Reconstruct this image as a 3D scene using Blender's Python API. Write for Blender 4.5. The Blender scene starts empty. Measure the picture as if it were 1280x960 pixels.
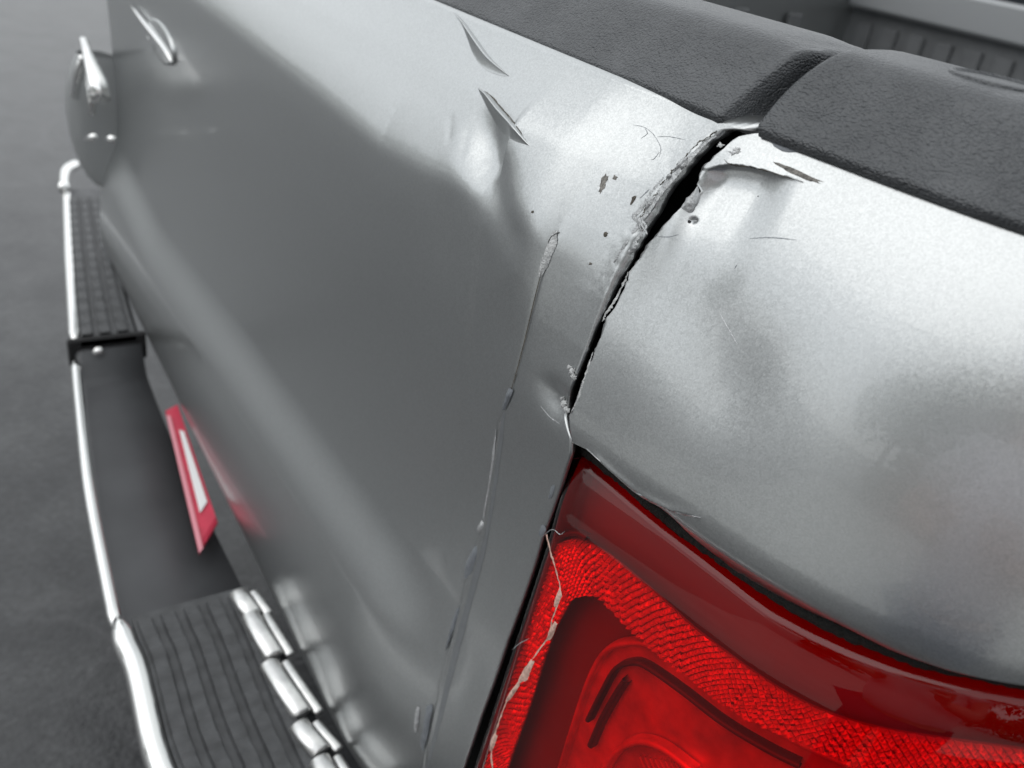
import bpy, math, random
import numpy as np
from mathutils import Vector, Matrix

random.seed(7)
RNG = np.random.default_rng(11)
SC = bpy.context.scene
COL = SC.collection
G = 1.17                       # height of the lamp's top corner above the asphalt

# ------------------------------------------------------------------ camera
F_PX = 1100.0                  # focal length in photo pixels (photo 1280 x 960)
CAM_R = np.zeros((3, 3))
def _camera_axes():
    lat = np.array([-160 - 640, 480 + 290, -F_PX])           # vanishing point of the tailgate's length
    a = -330.0
    dn = np.array([a, -(lat[0] * a + F_PX ** 2) / lat[1], -F_PX])
    X = -lat / np.linalg.norm(lat)
    Z = -dn / np.linalg.norm(dn)
    return np.array([X, np.cross(Z, X), Z])
CAM_R = _camera_axes()
CAM_C = -CAM_R @ (np.array([75 / F_PX, -90 / F_PX, -1.0]) * 0.5)   # truck frame: z = 0 at the lamp's top corner

cam_data = bpy.data.cameras.new('camera')
cam = bpy.data.objects.new('camera', cam_data)
COL.objects.link(cam)
M = Matrix([list(CAM_R[i]) + [CAM_C[i] + (G if i == 2 else 0)] for i in range(3)] + [[0, 0, 0, 1]])
cam.matrix_world = M
cam_data.sensor_width = 36
cam_data.lens = F_PX / 1280 * 36
cam_data.clip_start = 0.01
cam_data.clip_end = 2000
cam_data.dof.use_dof = True
cam_data.dof.focus_distance = 0.475
cam_data.dof.aperture_fstop = cam_data.lens / 3.7     # a phone lens: 3.7 mm aperture
SC.camera = cam

# ------------------------------------------------------------------ sky, sun, exposure
SUN_EL, SUN_AZ = math.radians(52), math.radians(200)
w = bpy.data.worlds.new('World')
SC.world = w
w.use_nodes = True
nt = w.node_tree
nt.nodes.clear()
out = nt.nodes.new('ShaderNodeOutputWorld')
bg = nt.nodes.new('ShaderNodeBackground')
sky = nt.nodes.new('ShaderNodeTexSky')
sky.sky_type = 'NISHITA'
sky.sun_disc = False
sky.sun_elevation = SUN_EL
sky.sun_rotation = SUN_AZ
hsv = nt.nodes.new('ShaderNodeHueSaturation')
hsv.inputs['Saturation'].default_value = 0.35
hsv.inputs['Value'].default_value = 1.0
tc = nt.nodes.new('ShaderNodeTexCoord')
ns = nt.nodes.new('ShaderNodeTexNoise')
ns.inputs['Scale'].default_value = 2.2
ns.inputs['Detail'].default_value = 4
ramp = nt.nodes.new('ShaderNodeMapRange')
ramp.inputs['From Min'].default_value = 0.35
ramp.inputs['From Max'].default_value = 0.65
ramp.inputs['To Min'].default_value = 0.72
ramp.inputs['To Max'].default_value = 1.0
mix = nt.nodes.new('ShaderNodeMix')
mix.data_type = 'RGBA'
mix.inputs['B'].default_value = (9.6, 9.9, 10.1, 1)    # bright cloud layer
nt.links.new(tc.outputs['Generated'], ns.inputs['Vector'])
nt.links.new(ns.outputs['Fac'], ramp.inputs['Value'])
nt.links.new(ramp.outputs['Result'], mix.inputs['Factor'])
nt.links.new(sky.outputs['Color'], hsv.inputs['Color'])
nt.links.new(hsv.outputs['Color'], mix.inputs['A'])
nt.links.new(mix.outputs['Result'], bg.inputs['Color'])
bg.inputs['Strength'].default_value = 0.1
nt.links.new(bg.outputs['Background'], out.inputs['Surface'])

sd = bpy.data.lights.new('sun', 'SUN')
sd.energy = 0.5
sd.angle = math.radians(60)
sd.color = (1.0, 0.97, 0.93)
sun = bpy.data.objects.new('sun', sd)
COL.objects.link(sun)
_d = Vector((math.sin(SUN_AZ) * math.cos(SUN_EL), math.cos(SUN_AZ) * math.cos(SUN_EL), math.sin(SUN_EL)))
sun.rotation_euler = _d.to_track_quat('Z', 'Y').to_euler()
SC.view_settings.view_transform = 'Standard'
SC.view_settings.look = 'None'
SC.view_settings.exposure = 0.40
SC.view_settings.gamma = 1.0
SC.cycles.max_bounces = 8
SC.cycles.transparent_max_bounces = 12

# ------------------------------------------------------------------ materials
def new_mat(name):
    m = bpy.data.materials.new(name)
    m.use_nodes = True
    n = m.node_tree
    return m, n, n.nodes['Principled BSDF'], n.links
def setp(p, **kw):
    for k, v in kw.items():
        p.inputs[k.replace('_', ' ')].default_value = v
def node(n, t, **kw):
    o = n.nodes.new('ShaderNode' + t)
    for k, v in kw.items():
        if hasattr(o, k):
            setattr(o, k, v)
        else:
            o.inputs[k.replace('_', ' ')].default_value = v
    return o
def simple(name, col, rough=0.5, metal=0.0, var=0.0, scale=40, bump=0.0, bscale=300, coat=0.0, spec=0.5):
    m, n, p, L = new_mat(name)
    setp(p, Base_Color=(*col, 1), Roughness=rough, Metallic=metal, Coat_Weight=coat, Specular_IOR_Level=spec)
    g = node(n, 'TexCoord')
    t = node(n, 'TexNoise', Scale=scale, Detail=5)
    L.new(g.outputs['Object'], t.inputs['Vector'])
    if var:
        r = node(n, 'ValToRGB')
        r.color_ramp.elements[0].position = 0.3
        r.color_ramp.elements[1].position = 0.7
        r.color_ramp.elements[0].color = (*[c * (1 - var) for c in col], 1)
        r.color_ramp.elements[1].color = (*[min(1, c * (1 + var)) for c in col], 1)
        L.new(t.outputs['Fac'], r.inputs['Fac'])
        L.new(r.outputs['Color'], p.inputs['Base Color'])
    if bump:
        t2 = node(n, 'TexNoise', Scale=bscale, Detail=3)
        L.new(g.outputs['Object'], t2.inputs['Vector'])
        b = node(n, 'Bump', Strength=bump, Distance=0.002)
        L.new(t2.outputs['Fac'], b.inputs['Height'])
        L.new(b.outputs['Normal'], p.inputs['Normal'])
    return m

def paint(name, coat, crough):
    m, n, p, L = new_mat(name)
    setp(p, Base_Color=(0.55, 0.56, 0.565, 1), Metallic=0.92, Roughness=0.30, Coat_Weight=coat, Coat_Roughness=crough)
    g = node(n, 'TexCoord')
    v = node(n, 'TexVoronoi', Scale=1450)
    L.new(g.outputs['Object'], v.inputs['Vector'])
    # metallic flakes: every cell gets its own small tilt and brightness
    sub = node(n, 'VectorMath', operation='SUBTRACT')
    sub.inputs[1].default_value = (0.5, 0.5, 0.5)
    L.new(v.outputs['Color'], sub.inputs[0])
    sc = node(n, 'VectorMath', operation='SCALE')
    sc.inputs['Scale'].default_value = 0.05
    L.new(sub.outputs[0], sc.inputs[0])
    geo = node(n, 'NewGeometry')
    add = node(n, 'VectorMath', operation='ADD')
    L.new(geo.outputs['Normal'], add.inputs[0])
    L.new(sc.outputs[0], add.inputs[1])
    nm = node(n, 'VectorMath', operation='NORMALIZE')
    L.new(add.outputs[0], nm.inputs[0])
    L.new(nm.outputs[0], p.inputs['Normal'])
    bw = node(n, 'SeparateColor')
    L.new(v.outputs['Color'], bw.inputs[0])
    r = node(n, 'ValToRGB')
    r.color_ramp.elements[0].color = (0.445, 0.460, 0.462, 1)
    r.color_ramp.elements[1].color = (0.535, 0.552, 0.555, 1)
    L.new(bw.outputs[0], r.inputs['Fac'])
    # faint dust
    t = node(n, 'TexNoise', Scale=9, Detail=6)
    L.new(g.outputs['Object'], t.inputs['Vector'])
    mr = node(n, 'MapRange')
    mr.inputs['From Min'].default_value = 0.45
    mr.inputs['From Max'].default_value = 0.75
    mr.inputs['To Min'].default_value = crough * .8
    mr.inputs['To Max'].default_value = crough * 1.6
    L.new(t.outputs['Fac'], mr.inputs['Value'])
    L.new(mr.outputs[0], p.inputs['Coat Roughness'])
    L.new(r.outputs['Color'], p.inputs['Base Color'])
    return m

def leather():
    m, n, p, L = new_mat('grained_black_plastic')
    setp(p, Base_Color=(0.055, 0.058, 0.062, 1), Roughness=0.42, Specular_IOR_Level=0.6)
    g = node(n, 'TexCoord')
    wv = node(n, 'TexNoise', Scale=120, Detail=2)
    L.new(g.outputs['Object'], wv.inputs['Vector'])
    mx = node(n, 'VectorMath', operation='MULTIPLY_ADD')
    mx.inputs[1].default_value = (0.004, 0.004, 0.004)
    L.new(wv.outputs['Color'], mx.inputs[0])
    L.new(g.outputs['Object'], mx.inputs[2])
    st = node(n, 'Mapping')
    st.inputs['Scale'].default_value = (0.75, 1.0, 1.1)
    L.new(mx.outputs[0], st.inputs['Vector'])
    v = node(n, 'TexVoronoi', Scale=760, feature='F1')
    L.new(st.outputs[0], v.inputs['Vector'])
    mp = node(n, 'Math', operation='POWER')
    mp.inputs[1].default_value = 1.6
    L.new(v.outputs['Distance'], mp.inputs[0])
    b = node(n, 'Bump', Strength=0.9, Distance=0.0008, invert=True)
    L.new(mp.outputs[0], b.inputs['Height'])
    L.new(b.outputs['Normal'], p.inputs['Normal'])
    # sun bleaching and scuffs
    t = node(n, 'TexNoise', Scale=26, Detail=8, Roughness=0.65)
    L.new(g.outputs['Object'], t.inputs['Vector'])
    r = node(n, 'ValToRGB')
    r.color_ramp.elements[0].position = 0.35
    r.color_ramp.elements[1].position = 0.75
    r.color_ramp.elements[0].color = (0.044, 0.048, 0.053, 1)
    r.color_ramp.elements[1].color = (0.076, 0.081, 0.087, 1)
    L.new(t.outputs['Fac'], r.inputs['Fac'])
    L.new(r.outputs['Color'], p.inputs['Base Color'])
    return m

def lens_mat():
    m, n, p, L = new_mat('red_lens_plastic')
    n.nodes.remove(p)
    o = n.nodes['Material Output']
    tr = node(n, 'BsdfTransparent')
    tr.inputs['Color'].default_value = (0.975, 0.05, 0.05, 1)
    gl = node(n, 'BsdfGlossy')
    gl.inputs['Roughness'].default_value = 0.015
    fr = node(n, 'Fresnel', IOR=1.52)
    gm = node(n, 'NewGeometry')
    io = node(n, 'MapRange')
    io.inputs['To Min'].default_value = 1.52          # the same reflection from both faces of the thin lens
    io.inputs['To Max'].default_value = 1 / 1.52
    L.new(gm.outputs['Backfacing'], io.inputs['Value'])
    L.new(io.outputs[0], fr.inputs['IOR'])
    mx = node(n, 'MixShader')
    L.new(fr.outputs[0], mx.inputs[0])
    L.new(tr.outputs[0], mx.inputs[1])
    L.new(gl.outputs[0], mx.inputs[2])
    L.new(mx.outputs[0], o.inputs['Surface'])
    return m

def asphalt():
    m, n, p, L = new_mat('asphalt')
    setp(p, Roughness=0.34, Specular_IOR_Level=0.5)
    g = node(n, 'TexCoord')
    v = node(n, 'TexVoronoi', Scale=95)
    t = node(n, 'TexNoise', Scale=4.5, Detail=9, Roughness=0.68)
    L.new(g.outputs['Object'], v.inputs['Vector'])
    L.new(g.outputs['Object'], t.inputs['Vector'])
    r = node(n, 'ValToRGB')
    r.color_ramp.elements[0].position = 0.3
    r.color_ramp.elements[1].position = 0.72
    r.color_ramp.elements[0].color = (0.022, 0.023, 0.026, 1)
    r.color_ramp.elements[1].color = (0.078, 0.080, 0.083, 1)
    L.new(t.outputs['Fac'], r.inputs['Fac'])
    mu = node(n, 'Mix', data_type='RGBA', blend_type='MULTIPLY')
    mu.inputs['Factor'].default_value = 0.5
    L.new(r.outputs['Color'], mu.inputs['A'])
    vb = node(n, 'RGBToBW')
    L.new(v.outputs['Color'], vb.inputs[0])
    L.new(vb.outputs[0], mu.inputs['B'])
    # old cracks, a little lighter with dust
    cr = node(n, 'TexVoronoi', Scale=1.1, feature='DISTANCE_TO_EDGE')
    wv = node(n, 'TexNoise', Scale=5, Detail=6)
    ma = node(n, 'VectorMath', operation='MULTIPLY_ADD')
    ma.inputs[1].default_value = (0.35, 0.35, 0.0)
    L.new(g.outputs['Object'], wv.inputs['Vector'])
    L.new(wv.outputs['Color'], ma.inputs[0])
    L.new(g.outputs['Object'], ma.inputs[2])
    L.new(ma.outputs[0], cr.inputs['Vector'])
    cm = node(n, 'MapRange')
    cm.inputs['From Min'].default_value = 0.0
    cm.inputs['From Max'].default_value = 0.012
    cm.inputs['To Min'].default_value = 0.16
    cm.inputs['To Max'].default_value = 0.0
    L.new(cr.outputs['Distance'], cm.inputs['Value'])
    m2 = node(n, 'Mix', data_type='RGBA')
    m2.inputs['B'].default_value = (0.13, 0.13, 0.135, 1)
    L.new(cm.outputs[0], m2.inputs['Factor'])
    L.new(mu.outputs['Result'], m2.inputs['A'])
    L.new(m2.outputs['Result'], p.inputs['Base Color'])
    b = node(n, 'Bump', Strength=0.22, Distance=0.004)
    L.new(v.outputs['Distance'], b.inputs['Height'])
    L.new(b.outputs['Normal'], p.inputs['Normal'])
    return m

MAT = dict(
    paint=paint('silver_metallic_paint', 0.22, 0.06), gloss=paint('polished_silver_metallic_paint', 0.85, 0.02), leather=leather(), lens=lens_mat(), asphalt=asphalt(),
    under=simple('dark_cavity_steel', (0.012, 0.012, 0.013), 0.7),  # near-black: the shade inside the gaps is put into this colour
    filler=simple('bare_filler_and_primer', (0.50, 0.51, 0.51), 0.6, var=0.3, scale=260, bump=0.6, bscale=700),
    concrete=simple('pale_concrete', (0.42, 0.42, 0.41), 0.8, var=0.15, scale=2.0, bump=0.2, bscale=60),
    crazed=simple('crazed_silver_filler', (0.40, 0.41, 0.415), 0.42, 0.6, var=0.3, scale=300, bump=0.5, bscale=420),
    dull=simple('dulled_silver_paint', (0.33, 0.345, 0.36), 0.42, 0.8, var=0.06, scale=120),
    scuff=simple('scuffed_bare_metal', (0.62, 0.63, 0.64), 0.38, 0.7, var=0.25, scale=400, bump=0.4, bscale=900),
    haze_scuff=simple('dull_grey_scuff', (0.20, 0.215, 0.235), 0.55, 0.2, var=0.2, scale=200),
    rust=simple('brown_dirt_chip', (0.21, 0.20, 0.185), 0.9, var=0.55, scale=500, bump=0.5, bscale=900),
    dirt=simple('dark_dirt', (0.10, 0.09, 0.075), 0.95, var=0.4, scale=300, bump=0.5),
    rubber=simple('black_foam_seal', (0.007, 0.007, 0.006), 0.95, var=0.5, scale=500, bump=0.8, bscale=900),
    worn_chrome=simple('worn_chrome', (0.72, 0.72, 0.71), 0.28, 0.9, var=0.12, scale=90),
    chrome=simple('chrome', (0.92, 0.92, 0.91), 0.07, 1.0),
    pad=simple('black_step_pad_plastic', (0.055, 0.057, 0.06), 0.5, var=0.3, scale=60, bump=0.3, bscale=500),
    pad_smooth=simple('smooth_dark_bumper_plastic', (0.075, 0.077, 0.082), 0.5, var=0.15, scale=12),
    housing=simple('dark_red_lamp_housing', (0.21, 0.012, 0.03), 0.5, var=0.1, scale=15),
    reflector=simple('reflector_facets', (0.9, 0.85, 0.85), 0.16, 0.5),
    backing=simple('red_reflector_backing', (0.32, 0.06, 0.06), 0.5),
    chamber=simple('bright_lamp_chamber', (0.72, 0.55, 0.5), 0.3, 0.3, var=0.35, scale=45),
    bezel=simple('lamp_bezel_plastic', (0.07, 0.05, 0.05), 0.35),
    crackm=simple('broken_plastic_edge', (0.62, 0.40, 0.33), 0.5, var=0.35, scale=300, bump=0.4),
    plate_red=simple('plate_red_enamel', (0.55, 0.03, 0.07), 0.4, var=0.1, scale=40),
    plate_edge=simple('plate_pink_border', (0.72, 0.28, 0.33), 0.4),
    plate_white=simple('plate_white_enamel', (0.8, 0.8, 0.8), 0.4),
    liner=simple('grey_bed_liner', (0.13, 0.135, 0.14), 0.55, var=0.12, scale=20, bump=0.2),
    liner_light=simple('pale_bulkhead_paint', (0.33, 0.34, 0.35), 0.4, 0.3),
    far_lens=simple('smoked_far_lamp_lens', (0.30, 0.31, 0.315), 0.32, coat=0.3),  # grey puts the grazing sky reflection on the red lens into its colour
    tyre=simple('tyre_rubber', (0.02, 0.02, 0.02), 0.85, bump=0.4, bscale=80),
    steel=simple('wheel_steel', (0.5, 0.5, 0.5), 0.35, 0.9),
    glass=simple('dark_window_glass', (0.02, 0.025, 0.03), 0.04),
    leaf=simple('tree_leaves', (0.055, 0.085, 0.03), 0.7, var=0.45, scale=0.8),
    bark=simple('tree_bark', (0.11, 0.085, 0.06), 0.9, var=0.35, scale=8, bump=0.6, bscale=30),
    siding=simple('white_lap_siding', (0.72, 0.72, 0.70), 0.6, var=0.05, scale=6),
    roofm=simple('grey_shingle', (0.12, 0.115, 0.11), 0.85, var=0.3, scale=14),
    doorm=simple('garage_door_white', (0.75, 0.75, 0.74), 0.5),
    shirt=simple('white_polo_cloth', (0.78, 0.76, 0.80), 0.85, var=0.05, scale=30),
    skin=simple('skin', (0.50, 0.30, 0.22), 0.5, var=0.08, scale=40),
    jeans=simple('blue_jeans', (0.05, 0.07, 0.12), 0.85, var=0.2, scale=60),
    cap=simple('grey_cap_cloth', (0.62, 0.60, 0.60), 0.85),
    shoe=simple('shoe_leather', (0.04, 0.03, 0.025), 0.5),
    phone=simple('phone_body', (0.03, 0.03, 0.035), 0.25),
)

# ------------------------------------------------------------------ object helpers
def mesh_obj(name, verts, faces, mat, parent=None, smooth=True, kind=None, label=None, mat2=None, second=None):
    """one mesh object from arrays; verts are in the truck frame (z = 0 at the lamp top)"""
    me = bpy.data.meshes.new(name)
    v = np.asarray(verts, dtype=np.float64).copy()
    me.from_pydata([], [], [])
    fl = [tuple(int(i) for i in f) for f in faces] if not isinstance(faces, np.ndarray) else None
    if fl is None:
        nf, k = faces.shape
        me.vertices.add(len(v))
        me.vertices.foreach_set('co', v.astype(np.float32).ravel())
        me.loops.add(nf * k)
        me.polygons.add(nf)
        me.loops.foreach_set('vertex_index', faces.astype(np.int32).ravel())
        me.polygons.foreach_set('loop_start', np.arange(0, nf * k, k, dtype=np.int32))
        me.polygons.foreach_set('loop_total', np.full(nf, k, dtype=np.int32))
        me.update(calc_edges=True)
        me.validate()
    else:
        me.from_pydata([tuple(p) for p in v], [], fl)
    me.polygons.foreach_set('use_smooth', np.full(len(me.polygons), smooth, dtype=bool))
    me.materials.append(mat)
    if mat2 is not None:
        me.materials.append(mat2)
        me.polygons.foreach_set('material_index', np.asarray(second, dtype=np.int32))
    me.update()
    o = bpy.data.objects.new(name, me)
    COL.objects.link(o)
    if parent is not None:
        o.parent = parent
    if kind:
        o['kind'] = kind
    if label:
        o['label'] = label
    return o
def empty(name, loc, label=None, cat=None, group=None, parent=None):
    o = bpy.data.objects.new(name, None)
    COL.objects.link(o)
    o.location = loc
    o.empty_display_size = 0.2
    if parent is not None:
        o.parent = parent
    tag(o, label, cat, group)
    return o
def tag(o, label=None, cat=None, group=None, kind=None):
    for k, v in (('label', label), ('category', cat), ('group', group), ('kind', kind)):
        if v:
            o[k] = v
    return o
def grid_faces(nr, nc, flip=False, wrap=False):
    r = np.arange(nr - 1)[:, None]
    c = np.arange(nc if wrap else nc - 1)[None, :]
    c2 = (c + 1) % nc
    a = r * nc + c
    b = r * nc + c2
    d = (r + 1) * nc + c
    e = (r + 1) * nc + c2
    q = np.stack([a, b, e, d], -1).reshape(-1, 4)
    return q[:, ::-1].copy() if flip else q
class MB:
    """collects boxes, tubes and polygons for one mesh"""
    def __init__(s):
        s.v, s.f = [], []
    def add(s, v, f):
        k = len(s.v)
        s.v += [tuple(p) for p in v]
        s.f += [tuple(int(i) + k for i in q) for q in f]
        return s
    def box(s, c, d, rot=None, bev=0.0):
        hx, hy, hz = d[0] / 2, d[1] / 2, d[2] / 2
        if bev <= 0:
            P = np.array([(x, y, z) for x in (-hx, hx) for y in (-hy, hy) for z in (-hz, hz)])
            Fc = [(0, 1, 3, 2), (4, 6, 7, 5), (0, 4, 5, 1), (2, 3, 7, 6), (0, 2, 6, 4), (1, 5, 7, 3)]
        else:
            b = min(bev, hx * .99, hy * .99, hz * .99)
            rings = []
            for zz, ins in ((-hz, b), (-hz + b, 0), (hz - b, 0), (hz, b)):
                ax, ay = hx - ins, hy - ins
                cx = b * (1 if ins == 0 else .5)
                rings.append([(-ax, -ay + cx, zz), (-ax + cx, -ay, zz), (ax - cx, -ay, zz), (ax, -ay + cx, zz),
                              (ax, ay - cx, zz), (ax - cx, ay, zz), (-ax + cx, ay, zz), (-ax, ay - cx, zz)])
            P = np.array([p for r in rings for p in r])
            Fc = [tuple(reversed(range(8))), tuple(range(24, 32))]
            for r in range(3):
                for k in range(8):
                    Fc.append((r * 8 + k, r * 8 + (k + 1) % 8, r * 8 + 8 + (k + 1) % 8, r * 8 + 8 + k))
        if rot is not None:
            P = P @ np.asarray(rot).T
        return s.add(P + np.asarray(c), Fc)
    def tube(s, pts, r, n=8, cap=True, squash=None):
        pts = np.asarray(pts, float)
        k = len(pts)
        rr = np.full(k, r) if np.isscalar(r) else np.asarray(r)
        V = []
        up = np.array([0, 0, 1.0])
        for i in range(k):
            t = pts[min(i + 1, k - 1)] - pts[max(i - 1, 0)]
            t = t / (np.linalg.norm(t) + 1e-12)
            a = np.cross(up, t)
            if np.linalg.norm(a) < 1e-3:
                a = np.cross([1.0, 0, 0], t)
            a /= np.linalg.norm(a)
            b = np.cross(t, a)
            for j in range(n):
                th = 2 * math.pi * j / n
                V.append(pts[i] + rr[i] * (math.cos(th) * a + math.sin(th) * b * (squash or 1)))
        Fc = [tuple(q) for q in grid_faces(k, n, wrap=True)]
        if cap:
            Fc += [tuple(reversed(range(n))), tuple(range((k - 1) * n, k * n))]
        return s.add(V, Fc)
    def build(s, name, mat, parent=None, smooth=False, kind=None, label=None):
        return mesh_obj(name, s.v, s.f, mat, parent, smooth, kind, label)
def sub(o, lv=1):
    m = o.modifiers.new('subsurf', 'SUBSURF')
    m.levels = m.render_levels = lv
    return o
def smooth_by_angle(o, deg=35):
    me = o.data
    me.polygons.foreach_set('use_smooth', np.ones(len(me.polygons), dtype=bool))
    try:
        me.set_sharp_from_angle(angle=math.radians(deg))
    except Exception:
        pass
    return o

# ------------------------------------------------------------------ surfaces measured from the photograph
def ray(px, py):
    return CAM_R @ np.array([px - 640.0, 480.0 - py, -F_PX])
def at(px, py, y=None, z=None, x=None):
    d = ray(px, py)
    if y is not None:
        t = (y - CAM_C[1]) / d[1]
    elif z is not None:
        t = (z - CAM_C[2]) / d[2]
    else:
        t = (x - CAM_C[0]) / d[0]
    return CAM_C + t * d
def project(P):
    Q = (P - CAM_C) @ CAM_R
    return np.stack([640 + F_PX * Q[..., 0] / -Q[..., 2], 480 - F_PX * Q[..., 1] / -Q[..., 2]], -1)
class Surf:
    """a parametric sheet p(u, v) with the photo pixel -> (u, v) lookup"""
    def __init__(s, fn, u, v):
        s.fn = fn
        U, V = np.meshgrid(u, v)
        s.U, s.V = U.ravel(), V.ravel()
        s.px = project(fn(s.U, s.V))
    def uv(s, pts):
        p = np.atleast_2d(np.asarray(pts, float))
        k = np.concatenate([np.argmin(((s.px[None] - c[:, None]) ** 2).sum(-1), 1) for c in np.array_split(p, max(1, len(p) // 40))])
        q = np.stack([s.U[k], s.V[k]], 1)
        e = 1e-4
        for _ in range(6):
            b0 = project(s.fn(q[:, 0], q[:, 1]))
            ju = (project(s.fn(q[:, 0] + e, q[:, 1])) - b0) / e
            jv = (project(s.fn(q[:, 0], q[:, 1] + e)) - b0) / e
            r = p - b0
            det = ju[:, 0] * jv[:, 1] - ju[:, 1] * jv[:, 0]
            det = np.where(np.abs(det) < 1e3, 1e3, det)
            st = np.stack([(r[:, 0] * jv[:, 1] - r[:, 1] * jv[:, 0]) / det, (ju[:, 0] * r[:, 1] - ju[:, 1] * r[:, 0]) / det], 1)
            q = q + np.clip(st, -.012, .012)
        return q
def sstep(a, b, x):
    t = np.clip((x - a) / (b - a), 0, 1)
    return t * t * (3 - 2 * t)
def polyline(u, v, pts):
    """nearest distance, signed side (positive = left of travel) and run 0..1 to a polyline"""
    pts = np.asarray(pts, float)
    best = np.full(u.shape, 1e9)
    side = np.zeros(u.shape)
    run = np.zeros(u.shape)
    ln = np.linalg.norm(np.diff(pts, axis=0), axis=1)
    tot, acc = ln.sum(), 0.0
    for i in range(len(pts) - 1):
        a, b = pts[i], pts[i + 1]
        d = b - a
        t = np.clip(((u - a[0]) * d[0] + (v - a[1]) * d[1]) / (d @ d), 0, 1)
        dx, dy = u - a[0] - t * d[0], v - a[1] - t * d[1]
        q = np.hypot(dx, dy)
        s_ = d[0] * dy - d[1] * dx
        m = q < best
        best = np.where(m, q, best)
        side = np.where(m, np.sign(s_), side)
        run = np.where(m, (acc + t * ln[i]) / tot, run)
        acc += ln[i]
    return best, side, run
def vnoise(u, v, sc, seed=0):
    """smooth value noise, about -1..1"""
    r = np.random.default_rng(seed)
    T = r.random((64, 64)) * 2 - 1
    a, b = u * sc, v * sc
    i, j = np.floor(a).astype(int), np.floor(b).astype(int)
    fa, fb = a - i, b - j
    fa, fb = fa * fa * (3 - 2 * fa), fb * fb * (3 - 2 * fb)
    g = lambda x, y: T[x % 64, y % 64]
    return (g(i, j) * (1 - fa) + g(i + 1, j) * fa) * (1 - fb) + (g(i, j + 1) * (1 - fa) + g(i + 1, j + 1) * fa) * fb
def smooth_curve(pts, n):
    """Catmull-Rom through the points"""
    p = np.asarray(pts, float)
    q = np.vstack([2 * p[0] - p[1], p, 2 * p[-1] - p[-2]])
    out_ = []
    ts = np.linspace(0, len(p) - 1 - 1e-9, n)
    for t in ts:
        i = int(t)
        f = t - i
        a, b, c, d = q[i], q[i + 1], q[i + 2], q[i + 3]
        out_.append(.5 * ((2 * b) + (c - a) * f + (2 * a - 5 * b + 4 * c - d) * f * f + (3 * b - a - 3 * c + d) * f ** 3))
    return np.array(out_)

# ================================================================== ground
R_ = 900.0
ground = mesh_obj('ground', [(-R_, -R_, 0), (R_, -R_, 0), (R_, R_, 0), (-R_, R_, 0)], [(0, 1, 2, 3)], MAT['asphalt'], smooth=False)
tag(ground, 'dark worn asphalt of the parking area beside the bumper', None, None, 'structure')

# pale concrete driveway added out of view to brighten the corner panel's reflection
apron = mesh_obj('driveway', [(-1.6, -2.1, .004), (-1.6, -9.5, .004), (11.5, -9.5, .004), (11.5, -2.1, .004)], [(0, 1, 2, 3)], MAT['concrete'], smooth=False)
tag(apron, 'pale concrete driveway beyond the asphalt', None, None, 'structure')
# ================================================================== the truck
truck = empty('pickup_truck', (0, 0, G), 'silver pickup truck with a dented tailgate and a cracked red tail light', 'truck')

# ---- tailgate sheet -------------------------------------------------
TG_TOP, TG_BOT = 0.190, -0.505
_zs = np.linspace(TG_BOT - .05, TG_TOP + .03, 1400)
def tg_profile():
    """slope dy/dz by height: lower sheet leans a little, the top rolls forward"""
    k = np.array([(-.52, -.9), (-.487, -.6), (-.465, -.2), (-.445, .0), (-.385, .06), (-.34, .11), (-.28, .11), (-.23, .07), (-.18, .03), (-.10, -.02), (-.04, -.08), (.055, -.08),
                  (.084, .0), (.099, .45), (.13, .52), (.16, .47), (.20, .44), (.25, .44)])
    s = np.interp(_zs, k[:, 0], k[:, 1])
    ker = np.exp(-np.linspace(-2, 2, 25) ** 2)
    s = np.convolve(np.pad(s, 12, mode='edge'), ker / ker.sum(), 'valid')
    y = np.concatenate([[0], np.cumsum((s[1:] + s[:-1]) / 2 * np.diff(_zs))])
    return y - np.interp(0.0, _zs, y)
_ty = tg_profile()
def tg_base(x, z, shift=0.0):
    return np.interp(z - shift, _zs, _ty) + shift * .0
tg0 = Surf(lambda x, z: np.stack([x, tg_base(x, z), z], -1), np.linspace(-1.45, .08, 150), np.linspace(-.51, .2, 90))
T = lambda pts: tg0.uv(pts)

# right-hand rim of the tailgate, top to bottom (photo trace -> x at height z)
rim_px = [(949, 158), (925, 160), (900, 160), (874, 177), (853, 200), (827, 230), (806, 266), (793, 287), (777, 317), (768, 337),
          (758, 362), (746, 392), (732, 432), (717, 470), (708, 500), (705, 520), (712, 548), (711, 566), (694, 620), (676, 670), (666, 705),
          (633, 798), (600, 892), (577, 960), (540, 1070)]
crease = T([(120, -100), (260, 2), (400, 108), (480, 174), (550, 206), (604, 226)])
groove = T([(596, 128), (614, 170), (630, 220), (645, 285)])
hollow = T([(560, 275), (640, 262), (668, 330), (655, 420)])
bulge = T([(470, 120), (545, 170), (592, 205)])
band = T([(-40, -60), (20, 40), (75, 140), (200, 310), (330, 485), (440, 635), (530, 760), (620, 880)])
pucker = T([(571, 150), (570, 172)])
pucker2 = T([(592, 165), (586, 192)])
slit1_up, slit1_lo = T([(566, 14), (580, 27), (597, 50), (615, 74), (637, 94)]), T([(576, 20), (584, 47), (592, 68), (604, 85), (625, 95)])
slit2_up, slit2_lo = T([(597, 109), (612, 119), (626, 135), (642, 154), (662, 182)]), T([(603, 122), (613, 142), (625, 162), (641, 176), (655, 178)])
shoulder = T([(618, 226), (638, 212), (662, 250), (690, 300), (720, 318), (765, 345)])
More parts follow.
